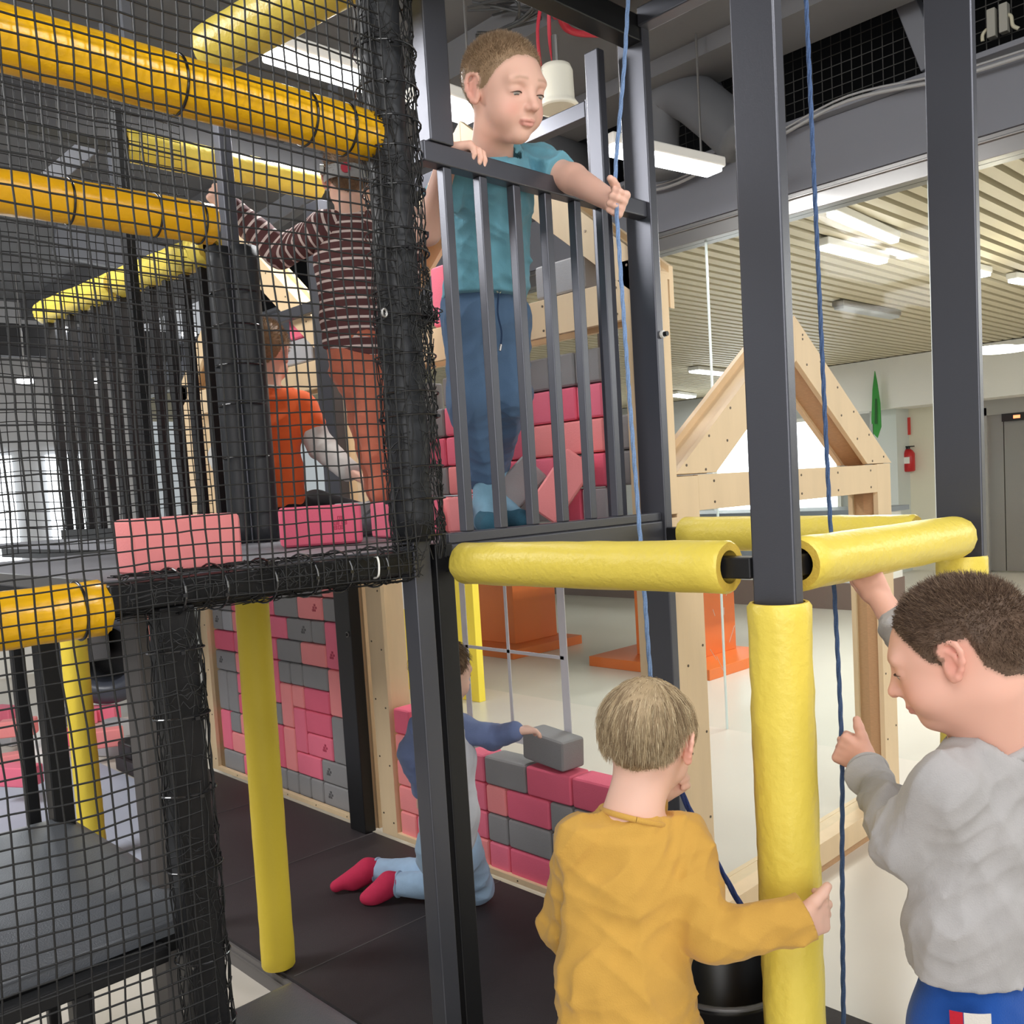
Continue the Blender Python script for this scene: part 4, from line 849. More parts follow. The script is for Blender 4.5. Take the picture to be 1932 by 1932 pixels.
        C = np.array([[i, j, k] for i in (0, 1) for j in (0, 1) for k in (0, 1)]); V = np.stack([F[tuple((act+c).T)] for c in C], 1)
        acc = np.zeros((len(act), 3)); num = np.zeros(len(act))
        for a in range(8):
            for b in range(a+1, 8):
                if np.abs(C[a]-C[b]).sum() != 1: continue
                m = (V[:, a] < 0) != (V[:, b] < 0); t = V[:, a]/np.where(m, V[:, a]-V[:, b], 1)
                acc += np.where(m[:, None], C[a]+t[:, None]*(C[b]-C[a]), 0); num += m
        P = s.lo+s.h*(act+acc/num[:, None]); quads = []
        for axn in range(3):
            sh = [nx, ny, nz]; sh[axn] -= 1; o1, o2 = [q for q in range(3) if q != axn]
            A = np.moveaxis(S, axn, 0); ch = A[:-1] != A[1:]; ch = np.moveaxis(ch, 0, axn)
            e = np.argwhere(ch); e = e[(e[:, o1] > 0) & (e[:, o2] > 0) & (e[:, o1] < F.shape[o1]-1) & (e[:, o2] < F.shape[o2]-1)]
            d1 = np.zeros(3, int); d1[o1] = 1; d2 = np.zeros(3, int); d2[o2] = 1
            q = np.stack([idx[tuple((e-x).T)] for x in (d1+d2, d2, 0*d1, d1)], 1)
            fl = S[tuple(e.T)] ^ (axn == 1); q[~fl] = q[~fl][:, ::-1]; quads.append(q)
        Q = np.concatenate(quads); Q = Q[(Q >= 0).all(1)]
        for _ in range(smooth):
            acc = np.zeros_like(P); n = np.zeros(len(P))
            for k in range(4):
                a, b = Q[:, k], Q[:, (k+1) % 4]
                np.add.at(acc, a, P[b]); np.add.at(acc, b, P[a]); np.add.at(n, a, 1); np.add.at(n, b, 1)
            P = P*.5+acc/np.maximum(n, 1)[:, None]*.5
        return P, Q
def normals(P, Q):
    n = np.cross(P[Q[:, 2]]-P[Q[:, 0]], P[Q[:, 3]]-P[Q[:, 1]]); N = np.zeros_like(P)
    for k in range(4): np.add.at(N, Q[:, k], n)
    return N/np.maximum(np.linalg.norm(N, axis=1), 1e-9)[:, None]
def pmesh(name, P, Q, m, parent, col=None, attr='Col'):
    me = bpy.data.meshes.new(name); me.vertices.add(len(P)); me.vertices.foreach_set('co', np.asarray(P, np.float32).ravel())
    k = Q.shape[1]; me.loops.add(len(Q)*k); me.loops.foreach_set('vertex_index', Q.astype(np.int32).ravel()); me.polygons.add(len(Q)); me.polygons.foreach_set('loop_start', np.arange(len(Q), dtype=np.int32)*k)
    me.update(calc_edges=True); me.polygons.foreach_set('use_smooth', [True]*len(Q)); me.materials.append(m)
    if col is not None:
        a = me.color_attributes.new(attr, 'FLOAT_COLOR', 'POINT'); a.data.foreach_set('color', np.concatenate([col, np.ones((len(P), 1))], 1).astype(np.float32).ravel())
    me.validate(); o = bpy.data.objects.new(name, me); COL.objects.link(o)
    if parent:
        o.parent = parent; o.matrix_parent_inverse = Matrix.Translation(-Vector(parent.location))
    return o
def L3(r, g, b): return np.array([lin(r), lin(g), lin(b)])
class Head:
    """a child's head: c centre, face direction f, crown direction u, hs size (1 = 0.2 m tall)"""
    def __init__(s, c, f, u, hs):
        s.c = np.array(c, float); s.f = nrm(f); s.u = nrm(np.array(u)-s.f*np.dot(u, s.f)); s.r = np.cross(s.f, s.u); s.hs = hs
        s.R = np.array([s.r, s.f, s.u])
    def w(s, x, y, z): return s.c+s.hs*(s.r*x+s.f*y+s.u*z)
    def loc(s, P): return (P-s.c)@s.R.T/s.hs
    def build(s, F, look_down=.5):
        h = s.hs; w = s.w; E = lambda c, r, k=.012, op='add', R=None: F.ell(w(*c), np.array(r)*h, s.R if R is None else R, k*h, op)
        E((0, -.016, .026), (.074, .094, .080)); E((0, .018, .004), (.068, .074, .072), .02)
        E((0, .030, -.036), (.056, .056, .058), .02); E((0, .040, -.066), (.036, .040, .030), .02); E((0, .062, -.083), (.020, .019, .016), .018)
        for q in (-1, 1):
            E((q*.034, .046, -.042), (.030, .034, .030), .018); E((q*.026, .074, .020), (.024, .010, .009), .02)     # cheek, brow
            E((q*.031, .098, .0), (.017, .019, .0125), .012, 'sub')                                                # socket
            E((q*.031, .0682, -.001), (.0182, .0162, .0154), .004)                                                  # eyeball under the lids
        F.cone(w(0, .084, .006), w(0, .103, -.026), .0068*h, .0098*h, .012*h); E((0, .104, -.028), (.0095, .0085, .0080), .006)
        for q in (-1, 1): E((q*.0095, .094, -.031), (.0068, .0085, .0062), .005); E((q*.0055, .1005, -.0375), (.0036, .004, .0030), .002, 'sub')
        E((0, .079, -.047), (.019, .014, .012), .012)
        E((0, .090, -.0545), (.0185, .0062, .0048), .005); E((0, .0885, -.0625), (.0150, .0062, .0052), .005)
        E((0, .0965, -.0583), (.0200, .0058, .0013), .002, 'sub')
        for q in (-1, 1):
            ep = lambda y, z: (q*(.0735+max(0., .010-y)*.42), y, z)
            C = lambda a, b, ra, rb, k=.004: F.cone(w(*ep(*a)), w(*ep(*b)), ra*h, rb*h, k*h)
            ch = [(.008, .004), (.007, .014), (.000, .0225), (-.010, .0245), (-.0195, .018), (-.0225, .006), (-.0195, -.008), (-.0125, -.019), (-.004, -.027)]
            for a_, b_ in zip(ch, ch[1:]): C(a_, b_, .0042, .0042)
            C((-.004, -.027), (.002, -.029), .0068, .0060); C((.004, -.020), (.006, -.006), .0052, .0045)
            for a_ in ((-.006, .010), (-.010, .0), (-.007, -.012), (-.001, -.02)): F.ell(w(ep(*a_)[0]-q*.0045, *a_), np.array((.004, .012, .012))*h, s.R, .004*h)
            C((-.002, .012), (-.012, .004), .0034, .0034, .003); C((-.012, .004), (-.012, -.008), .0034, .003, .003)
        return s
    def hairline(s, q):
        # > 0 where hair grows (head-local coordinates)
        az = np.arctan2(q[:, 0], q[:, 1]); a = np.abs(az)
        th = np.interp(a, [0, .45, .75, .95, 1.2, 1.5, 1.62, 2.0, 2.15, 2.5, 3.15], [.070, .066, .052, .036, .006, -.008, .022, .022, -.022, -.046, -.056])
        return q[:, 2]-th
    def skin(s, P, base, hair=None, lips=(206, 136, 126)):
        q = s.loc(P); col = np.tile(L3(*base), (len(P), 1))
        def blend(m, c): m = np.clip(m, 0, 1)[:, None]; col[:] = col*(1-m)+L3(*c)*m
        near = np.linalg.norm(q, axis=1) < .19
        g = lambda c, r: np.exp(-(((q-np.array(c))/np.array(r))**2).sum(1))*near
        for k in (-1, 1):
            blend(.30*g((k*.040, .075, -.034), (.022, .03, .020)), (226, 128, 116)); blend(.5*g((k*.082, -.012, -.010), (.012, .028, .036)), (222, 130, 116))
            blend(.30*g((k*.031, .086, -.004), (.017, .02, .011)), (190, 134, 118))
            bz = .0245-.30*np.maximum(0, np.abs(q[:, 0])-.034)-.05*np.maximum(0, .030-np.abs(q[:, 0]))
            m = np.exp(-((q[:, 2]-bz)/.0034)**2)*np.clip((q[:, 0]*k-.010)/.006, 0, 1)*np.clip((.050-q[:, 0]*k)/.010, 0, 1)*(q[:, 1] > .04)*near; blend(m*.5, (158, 122, 96))
        blend(.7*((np.abs(q[:, 2]+.0585) < .0075-.15*np.maximum(0, np.abs(q[:, 0])-.006)) & (np.abs(q[:, 0]) < .021) & (q[:, 1] > .083) & near), lips)
        blend(.35*g((0, .105, -.028), (.012, .01, .010)), (224, 140, 126))
        if hair is not None: blend(np.clip(s.hairline(q)/.02+.4, 0, .75)*near*(np.abs(q[:, 0]) < .0785), hair)
        return col
    def eyes(s, parent, lid=.004, gaze=(0, .7, -.7), iris=(74, 84, 92)):
        h = s.hs
        for k in (-1, 1):
            c = s.w(k*.031, .0692, -.0015); R = .0160*h; n = 18; vs = []; g = nrm(s.r*gaze[0]+s.f*gaze[1]+s.u*gaze[2]); a1 = nrm(np.cross(g, s.u)); a2 = np.cross(a1, g); rings = [0, .16, .2, .42, .47, .8, 1.15]
            col = []; cs = [(12, 10, 10), (12, 10, 10), iris, iris, (60, 56, 54), (238, 232, 226), (232, 220, 212)]
            for r_, cc in zip(rings, cs):
                for i in range(n): t = 2*math.pi*i/n; vs.append(c+R*(g*math.cos(r_)+(a1*math.cos(t)+a2*math.sin(t))*math.sin(r_))); col.append(L3(*cc))
            fs = np.array([(i*n+j, i*n+(j+1) % n, (i+1)*n+(j+1) % n, (i+1)*n+j) for i in range(len(rings)-1) for j in range(n)])
            V = np.array(vs); q = s.loc(V); keep = (q[:, 2] < lid*1.0-.003) & (q[:, 2] > -.0115)
            fs = fs[keep[fs].all(1)]
            if len(fs): pmesh('eye', V, fs, attr_mat('eye', .15, spec=.6), parent, np.array(col))
            # dark lash line along the lowered lid
            P = []
            for x in np.linspace(-.0155, .0155, 12):
                z = lid-.003-((x/.0155)**2)*.0040; y = math.sqrt(max(.0170**2-x*x-(z+.0015)**2, 1e-6)); P.append(s.w(k*.031+x, .0692+y+.0006, z))
            MB().tube(P, [.0002+.0013*math.sin(math.pi*i/11)*h for i in range(12)], 6).build('eyelash', mat('lash_brown', (62, 44, 36), .7), parent, smooth=True)
    def hair(s, parent, P, Q, cols, length, count, style, seed, lift=.35, thick=.006, name='hair', cap=None, rad=.0006, keep=None, side=.55):
        rg = np.random.default_rng(seed); q = s.loc(P); hl = s.hairline(q)
        ok = (hl > -.002) & (np.linalg.norm(q, axis=1) < .15) & ~((np.abs(q[:, 0]) > .0765) & (q[:, 2] < .024)); N = normals(P, Q)
        if keep is not None: ok &= keep(q)
        # cap shell under the strands
        fq = Q[ok[Q].all(1)]; off = thick*s.hs*np.clip(hl/.03, .05, 1)
        nz = np.array([mnoise.noise(tuple(p*60)) for p in q]) if len(q) < 60000 else np.array([mnoise.noise(tuple(p*60)) if o else 0 for p, o in zip(q, ok)])
        V = P+N*(off*(1+.25*nz))[:, None]; used = np.unique(fq); mp = np.full(len(P), -1); mp[used] = np.arange(len(used))
        base = np.array([L3(*c) for c in cols]); vc = base[0]*.55+base[1]*.45; cc = np.tile(vc, (len(used), 1))*(1+.25*nz[used])[:, None]
        parent = parent.parent; HM_ = attr_mat('hair', .55, spec=.3); o = pmesh(name, V[used], mp[fq], HM_, parent, cc)
        ids = rg.choice(np.where(ok)[0], count); B = V[ids]+rg.normal(size=(count, 3))*.0012*s.hs; Nn = N[ids]; ql = q[ids]
        whorl = np.array([.012, -.045, .1]); seg = 5 if style == 'flow' else 2
        Pw = B.copy(); lens = length*s.hs*(rg.uniform(.45, 1.25, count) if style == 'flow' else rg.uniform(.65, 1.15, count))*np.clip(hl[ids]/.035+.25, .22, 1)*np.interp(ql[:, 2], [-.02, .02, .07], [side, side+.15, 1.]); rr = rad*s.hs
        if style == 'flow':
            d = (ql-whorl); d = d-(d*ql).sum(1)[:, None]*ql/(ql**2).sum(1)[:, None]; d = d/np.maximum(np.linalg.norm(d, axis=1), 1e-6)[:, None]
            d[:, 2] -= .35; d += rg.normal(size=d.shape)*.09; clump = np.sin(np.arctan2(ql[:, 0]-whorl[0], ql[:, 1]-whorl[1])*13+ql[:, 2]*30)*.13; d[:, 0] += clump
            D = d@s.R
        else:
            D = Nn+rg.normal(size=B.shape)*.35+s.u*.25*(ql[:, 2:3] > .05)-s.u*.4*(ql[:, 2:3] < .03)+s.f*.35
        D = D/np.linalg.norm(D, axis=1)[:, None]
        pts = [B-Nn*.001]
        for i in range(seg):
            st = (lens/seg)[:, None]
            if style == 'flow':
                t_ = D+Nn*(lift*(1-i/seg)-.30*(i/seg)); 
                t_ = t_/np.linalg.norm(t_, axis=1)[:, None]; nx_ = pts[-1]+t_*st; ll = s.loc(nx_)
                e = np.sqrt(((ll-np.array([0, -.012, .02]))/np.array([.079, .098, .088]))**2 @ np.ones(3)); push = np.clip(1.03-e, 0, .3)
                nx_ = nx_+((ll-np.array([0, -.012, .02]))*push[:, None])@s.R*s.hs
                D = nx_-pts[-1]; D[:, 2] -= .0012; D = D/np.linalg.norm(D, axis=1)[:, None]; Nn = (ll@s.R); Nn = Nn/np.linalg.norm(Nn, axis=1)[:, None]
            else: nx_ = pts[-1]+D*st
            pts.append(nx_)
        sd = np.cross(D, rg.normal(size=D.shape)); sd = sd/np.linalg.norm(sd, axis=1)[:, None]; sd2 = np.cross(D, sd)
        vs = []; m = len(pts)
        for i, p in enumerate(pts):
            r_ = rr*(1-.8*i/(m-1)); vs += [p+sd*r_, p-sd*r_*.5+sd2*r_*.87, p-sd*r_*.5-sd2*r_*.87]
        vs = np.stack(vs, 1).reshape(-1, 3); k3 = 3*m; st = np.arange(count)*k3; fs = []
        for i in range(m-1):
            for j in range(3): fs.append(np.stack([st+3*i+j, st+3*i+(j+1) % 3, st+3*i+3+(j+1) % 3, st+3*i+3+j], 1))
        az_ = np.arctan2(ql[:, 0]-.012, ql[:, 1]+.045); ci = np.clip(.5+.32*np.sin(az_*13+2*np.sin(az_*5))+.25*np.sin(az_*31+1)+rg.normal(size=count)*.16, 0, 1)[:, None] if style == 'flow' else rg.random(count)[:, None]; c3 = base[0]*(1-ci)+base[1]*ci; hi = rg.random(count)[:, None] < .14
        if len(base) > 2: c3 = np.where(hi, base[2], c3)
        pmesh('hair_strands', vs, np.concatenate(fs), HM_, o, np.repeat(c3, k3, 0))
        return o
def hand(F, wr, fd, pn, ts, curl, thumb, s=1., tcurl=.5, spread=.06, k=.004):
    """wr wrist, fd finger direction, pn the way the palm faces, ts towards the thumb; curl = three joint angles per finger"""
    fd = nrm(fd); pn = nrm(np.array(pn)-fd*np.dot(pn, fd)); ts = nrm(np.array(ts)-fd*np.dot(ts, fd)-pn*np.dot(ts, pn)); wr = np.array(wr, float)
    offs = (.0205, .0070, -.0068, -.0195); lens = (.043, .048, .045, .036); rad = (.0072, .0075, .0072, .0064)
    F.trunk(wr-fd*.006*s, wr+fd*.030*s, (.0185*s, .0135*s), (.0245*s, .0125*s), ts, .006)
    for o in offs: F.cone(wr+fd*.010*s+ts*o*.7*s, wr+fd*.050*s+ts*o*s, .0115*s, .0098*s, .006)
    for i, (o, L, r) in enumerate(zip(offs, lens, rad)):
        p = wr+fd*(.051-.004*abs(i-1.2))*s+ts*o*s; a = 0; c = curl[i] if isinstance(curl[0], (list, tuple)) else curl; sp = spread*(1.5-i)
        for j, (fr, rr) in enumerate(((.46, 1), (.30, .93), (.24, .86))):
            a += c[j]; d = nrm(fd*math.cos(a)+pn*math.sin(a)+ts*sp*math.cos(a)); q = p+d*L*fr*s; F.cone(p, q, r*rr*1.04*s, r*rr*.95*s, k); p = q
    b = wr+fd*.014*s+ts*.018*s+pn*.004*s; d = nrm(thumb); F.cone(b, b+d*.023*s, .0125*s, .0100*s, .007); p = b+d*.023*s
    d2 = nrm(d+tcurl*.5*(pn+fd*.6)); q = p+d2*.017*s; F.cone(p, q, .0096*s, .0088*s, k); d3 = nrm(d2+tcurl*.6*pn); F.cone(q, q+d3*.013*s, .0088*s, .0074*s, k)
def bounds(pts, m): P = np.array(pts); return P.min(0)-m, P.max(0)+m
def limb_field(pts, h, m=.1): lo, hi = bounds(pts, m); return Field(lo, hi, h)
CLOTH = {}
def cloth_mat(name, c, rough=.85, var=.06, bump=.25): return mat(name, c, rough, 0, bump, 420, var, 30, spec=.2, sheen=.15)
# ================================================================== THE SIX CHILDREN
Z3 = np.array([0, 0, 1.]); R2 = nrm(RGT*[1, 1, 0]); F2 = nrm(FWD*[1, 1, 0])
def sock(name, an, toe, heel, r, m, parent, shaft=.06, toe_m=None):
    F = limb_field([an, toe, heel, an+Z3*shaft], .0032, .06)
    F.cone(an+Z3*shaft, an, r*1.0, r*.92); F.cone(heel, toe, r*.80, r*.72, .018); F.cone(an, heel, r*.95, r*.8, .02); F.cone(an*.6+toe*.4+Z3*.006, toe, r*.75, r*.62, .018)
    zb = min(toe[2], heel[2])-r*.62; F.cut((0, 0, zb), (0, 0, -1)); P, Q = F.mesh(1); o = pmesh(name, P, Q, m, parent)
    return o
def flesh(parent, F, head, base, hair, smooth=1):
    P, Q = F.mesh(smooth); col = head.skin(P, base, hair)
    o = pmesh('body', P, Q, SKIN, parent, col); return o, P, Q
# ---------------------------------------------------------------- 1: boy in teal on the deck
def boy_teal():
    base = (232, 186, 166)
    hc = at(951, 172, 1, 1.585); hd = Head(hc, -FWD*.70+R2*.62-Z3*.40, UPV*.96+(-FWD)*.22-RGT*.05, 1.09)
    root = thing('person', (1.72, 1.98, ZD), 'boy in a teal t-shirt leaning over the balustrade and gripping the blue rope', 'person')
    nb = at(930, 300, 1, 1.70); sr = at(862, 318, 1, 1.735); sl = at(1012, 312, 1, 1.70); ch = at(928, 385, 1, 1.775); wa = at(922, 520, 1, 1.88); pv = at(915, 585, 1, 1.92)
    el = at(1082, 338, 1, 1.575); fdl = nrm(at(1163, 378, 1, 1.36)-el+np.array([0, 0, .02])); pnl = np.array([-1., -.15, .05]); wl = HT-fdl*.062-nrm(pnl-fdl*np.dot(pnl, fdl))*.020-Z3*.004
    er = at(806, 436, 1, 1.815); hcR = at(884, 291, 1, 1.640); fdr = nrm((.52, -.80, -.02)); wr = hcR-fdr*.045+Z3*.012
    ax = np.array([1., 0, 0])
    F = limb_field([hc+Z3*.17, wl, HT, er, wr, wa, nb, hcR+(0, 0, 0), sl], .0027, .12)
    hd.build(F); F.cone(hc-hd.f*.02*1.2-hd.u*.06*1.2, nb+np.array([0, .01, -.02]), .050, .054, .03)
    F.trunk(nb-Z3*.03+np.array([0, .02, 0]), ch+np.array([0, .012, 0]), (.07, .035), (.07, .04), ax); F.trunk(ch+np.array([0, .012, 0]), wa, (.07, .04), (.08, .05), ax)
    F.cone(sl, el, .040, .034, .02); F.cone(el, wl, .036, .0235, .015); F.cone(sr, er, .040, .033, .02); F.cone(er, wr, .034, .0235, .015)
    hand(F, wl, fdl, pnl, (0.1, 0, 1), [(1.15, 1.35, .9)]*4, nrm(Z3*.55+fdl*.45+pnl*.6), 1.08, tcurl=.8)
    hand(F, wr, fdr, (0, -.05, -1), (1, .4, 0), [(.45, .75, .5), (.5, .8, .5), (.5, .85, .5), (.55, .9, .5)], nrm((.75, -.55, -.35)), 1.1, spread=.05)
    o, P, Q = flesh(root, F, hd, base, (150, 122, 98)); hd.eyes(o, lid=.0005, gaze=(.05, .62, -.8))
    hd.hair(o, P, Q, [(122, 98, 74), (176, 148, 118), (206, 180, 148)], .0105, 13000, 'buzz', 2, thick=.0022, rad=.00042, side=.18)
    # t-shirt
    TE = cloth_mat('teal_jersey', (112, 170, 188), var=.05)
    S = limb_field([nb+Z3*.02, sl, sr, wa, pv, el, er], .0037, .12)
    S.trunk(ch+Z3*.03, wa, (.120, .082), (.128, .088), ax, .03); S.trunk(wa, pv+Z3*.015, (.130, .090), (.140, .094), ax, .03); S.trunk(nb-Z3*.045, ch, (.100, .058), (.116, .082), ax, .03)
    S.cone(sl-(sl-nb)*.4, sl, .05, .052, .03); S.cone(sr-(sr-nb)*.4, sr, .05, .050, .03)
    S.cone(sl, sl+(el-sl)*.62, .052, .055, .02); S.cone(sr, sr+(er-sr)*.55, .05, .052, .02); S.cone(nb+np.array([.0, -.012, -.012]), nb+np.array([0, -.02, .010]), .070, .060, .02)
    S.fold(.008, 62, 4, (.5, -.2, .8)); S.fold(.0055, 105, 9)
    S.cut(pv+Z3*.028, (0.0, 0, -1))
    nk = nrm(hd.c-nb+np.array([0, -.02, 0])); S.lcut(sl+(el-sl)*.66, el-sl, .085); S.lcut(sr+(er-sr)*.58, er-sr, .085); S.lcut(nb+nk*.002, nk, .070)
    P2, Q2 = S.mesh(1); pmesh('t_shirt', P2, Q2, TE, root)
    c0 = nb+nk*.004; sdv = nrm(np.cross(nk, [0, 1, .1])); tv = np.cross(nk, sdv)
    MB().tube([c0+sdv*math.cos(q)*.060+tv*math.sin(q)*.056 for q in np.linspace(0, 2*math.pi, 37)], .0055, 8, cap=False).build('neckband', TE, root, smooth=True)
    # trousers
    NV = cloth_mat('navy_sweat_fabric', (86, 112, 142), var=.06)
    kr, ar = at(890, 755, 1, 1.95), at(908, 890, 1, 2.01); kl, al = at(962, 745, 1, 1.905), at(936, 885, 1, 2.12); hr, hl = at(884, 600, 1, 1.935), at(950, 600, 1, 1.915)
    T = limb_field([pv+Z3*.05, ar, al, kr, kl, wa], .0037, .13)
    T.trunk(pv+Z3*.035, (hr+hl)/2, (.124, .090), (.128, .095), ax, .03); T.cone(hr, kr, .080, .066, .03); T.cone(kr, ar, .068, .050, .03); T.cone(hl, kl, .078, .062, .03); T.cone(kl, al, .062, .044, .03)
    T.cone(ar+Z3*.035, ar, .056, .050, .02); T.cone(al+Z3*.03, al, .05, .043, .02)
    T.fold(.012, 40, 12, (.6, .3, .5)); T.fold(.007, 85, 3)
    T.cut(pv+Z3*.05, (0, 0, 1)); P2, Q2 = T.mesh(1); tr_ = pmesh('sweat_trousers', P2, Q2, NV, root)
    e = at(941, 548, 1, 1.82); MB().tube([e+np.array([.007*math.cos(q), 0, .007*math.sin(q)]) for q in np.linspace(0, 2*math.pi, 20)], .002, 6, cap=False).build('eyelet', mat('pale_eyelet', (220, 214, 190), .3, .6), tr_, smooth=True)
    MB().tube(smooth_path([at(x, y, 1, yy) for x, y, yy in ((941, 553, 1.815), (939, 590, 1.81), (946, 625, 1.81), (945, 650, 1.81))]), .0028, 6).build('drawstring', cloth_mat('dark_cord', (36, 56, 84)), tr_, smooth=True)
    MB().tube([at(945, 650, 1, 1.81), at(943, 662, 1, 1.81)], .0034, 8).build('cord_tip', ALU, tr_)
    LB = mat('light_blue_sock', (126, 168, 190), .85, 0, .5, 500, .1, 60); DT = mat('dark_teal_sock', (48, 96, 116), .85, 0, .5, 500, .1, 60)
    for a, tx, nm in ((ar, 0.02, 'sock'), (al, 0.01, 'sock')):
        an = np.array([a[0]+.004, a[1]-.004, ZD+.075]); hl_ = np.array([a[0], a[1]+.025, ZD+.027]); to = np.array([a[0]+(-.055 if tx > .015 else .01), a[1]-.085, ZD+.024])
        s = sock(nm, an, to, hl_, .036, LB, root, shaft=max(.02, a[2]-ZD-.06))
        Ft = limb_field([to, to+np.array([0, .05, 0])], .003, .05); Ft.cone(to*.66+hl_*.34+np.array([0, 0, .006]), to, .0345, .0320); Ft.cut((0, 0, ZD+.004), (0, 0, -1)); P3, Q3 = Ft.mesh(1); pmesh('toe_patch', P3, Q3, DT, s)
boy_teal()
# ---------------------------------------------------------------- 2: boy in mustard, seen from behind
def sweater(name, m, segs, h, folds, cuts, parent, smooth=1, margin=.13, colfn=None, solid=0, holes=()):
    S = limb_field([p for s in segs for p in (s[1], s[2])], h, margin)
    for s in segs:
        if s[0] == 'c': S.cone(*s[1:])
        else: S.trunk(*s[1:])
    for f in folds: S.fold(*f)
    for c in cuts: S.cut(*c)
    for c, n, r in holes: S.lcut(c, n, r)
    P, Q = S.mesh(smooth)
    o = pmesh(name, P, Q, m, parent, colfn(P) if colfn else None)
    return o
def ring(c, n, r, rt, m, name, parent, squash=1., side=None):
    n = nrm(n); s = nrm(np.cross(n, side if side is not None else [.1, .3, 1])); t = np.cross(n, s)
    return MB().tube([c+s*math.cos(q)*r+t*math.sin(q)*r*squash for q in np.linspace(0, 2*math.pi, 37)], rt, 8, cap=False).build(name, m, parent, smooth=True)
def boy_mustard():
    base = (232, 188, 168); d = 1.52
    hc = pd(1222, 1396, 1.535); hd = Head(hc, F2*.86+R2*.42-Z3*.30, UPV*.97+RGT*.12+F2*.15, .915)
    root = thing('person', (hc[0]-.03, hc[1], ZM), 'boy in a mustard long sleeved top seen from behind, one hand on the yellow post', 'person')
    nb = pd(1196, 1530, 1.515); sl = pd(1092, 1585, 1.50); sr = pd(1290, 1592, 1.53); ch = pd(1190, 1660, 1.515); wa = pd(1180, 1830, 1.50); pv = pd(1190, 1985, 1.50)
    er = pd(1338, 1765, 1.455); wr = pd(1496, 1742, 1.415); eL = pd(1072, 1745, 1.60); wL = HM-np.array([.0, .0, .03])-F2*.03-R2*.02
    ax = nrm(sr-sl)
    F = limb_field([hc+Z3*.13, wr, wr+R2*.1, sl, wa, wL, nb, er], .0028, .12)
    hd.build(F); F.cone(hc-hd.u*.05-hd.f*.014, nb, .042, .050, .03); F.trunk(nb-Z3*.05, wa, (.085, .05), (.08, .05), ax)
    F.cone(sr, er, .034, .030); F.cone(er, wr, .030, .0225); F.cone(sl, eL, .034, .028); F.cone(eL, wL, .028, .020)
    fd = nrm(R2*.86+F2*.48+Z3*.05); pn = nrm(F2*.75-R2*.55)
    hand(F, wr+R2*.012-Z3*.004, fd, pn, Z3*.97-R2*.1, [(.42, .85, .5), (.42, .85, .5), (.45, .9, .5), (.5, .95, .5)], nrm(Z3*.66+R2*.70-F2*.12), .98, tcurl=.3, spread=.09)
    hand(F, wL, nrm(F2*.5+Z3*.2+R2*.6), Z3*.3-F2, -R2*.3+Z3, [(1.2, 1.3, .9)]*4, nrm(Z3+R2*.3), .9)
    o, P, Q = flesh(root, F, hd, base, (188, 160, 128)); hd.eyes(o, lid=.001)
    hd.hair(o, P, Q, [(138, 116, 90), (198, 176, 140), (228, 210, 174)], .036, 15000, 'flow', 5, lift=.10, thick=.006, rad=.00050, keep=lambda q: ~((q[:, 2] < -.028) & (q[:, 1] < 0)) | (q[:, 2] > -.028))
    hd.hair(o, P, Q, [(124, 100, 72), (178, 150, 114)], .012, 5000, 'buzz', 6, thick=.0022, rad=.0005, side=.9, name='hair_nape', keep=lambda q: q[:, 2] < -.005)
    MU = cloth_mat('mustard_jersey', (204, 158, 74), var=.05)
    cuff = pd(1524, 1730, 1.415)
    s = sweater('long_sleeved_top', MU, [('t', nb-Z3*.055, ch, (.098, .058), (.116, .074), ax, .03), ('t', ch, wa, (.116, .074), (.112, .078), ax, .03), ('t', wa, pv, (.112, .078), (.132, .094), ax, .03),
        ('c', nb-Z3*.022, nb-Z3*.03, .058, .066, .03), ('c', nb-Z3*.045+(sl-nb)*.4, sl, .046, .046, .03), ('c', nb-Z3*.045+(sr-nb)*.4, sr, .046, .048, .03),
        ('c', sr, er, .051, .047, .02), ('c', er, wr, .049, .041, .014), ('c', wr, cuff, .041, .044, .014), ('c', sl, eL, .046, .045, .018), ('c', eL, wL-(wL-eL)*.1, .045, .036, .014)], .0034,
        [(.0110, 46, 3, (.4, .4, .15)), (.0075, 92, 8)], [(pv-Z3*.03, (0, 0, -1))], root, holes=[(nb+np.array([0, 0, .004]), hc-nb, .064), (cuff, cuff-wr, .06)])
    ring(nb-Z3*.010, hc-nb, .0555, .0050, MU, 'neckband', root, .95)
    GT = cloth_mat('dark_grey_trousers', (70, 72, 80)); T = []
    hlx = pv-ax*.055; hrx = pv+ax*.055
    kl, kr_ = hlx+np.array([0, 0, -.22])+F2*.02, hrx+np.array([0, 0, -.22])+F2*.02; al, ar = kl*1, kr_*1; al[2] = ar[2] = ZM+.06
    sweater('trousers', GT, [('t', pv+Z3*.05, pv-Z3*.04, (.10, .075), (.105, .08), ax, .03), ('c', hlx, kl, .066, .052, .03), ('c', kl, al, .052, .042, .02), ('c', hrx, kr_, .066, .052, .03), ('c', kr_, ar, .052, .042, .02)], .005, [(.006, 50, 2)], [], root)
    for a in (al, ar): sock('sock', np.array([a[0], a[1], ZM+.055]), np.array([a[0], a[1], ZM+.024])+F2*.10, np.array([a[0], a[1], ZM+.026])-F2*.02, .032, mat('grey_sock', (110, 112, 118), .85, 0, .5, 500), root, .02)
boy_mustard()
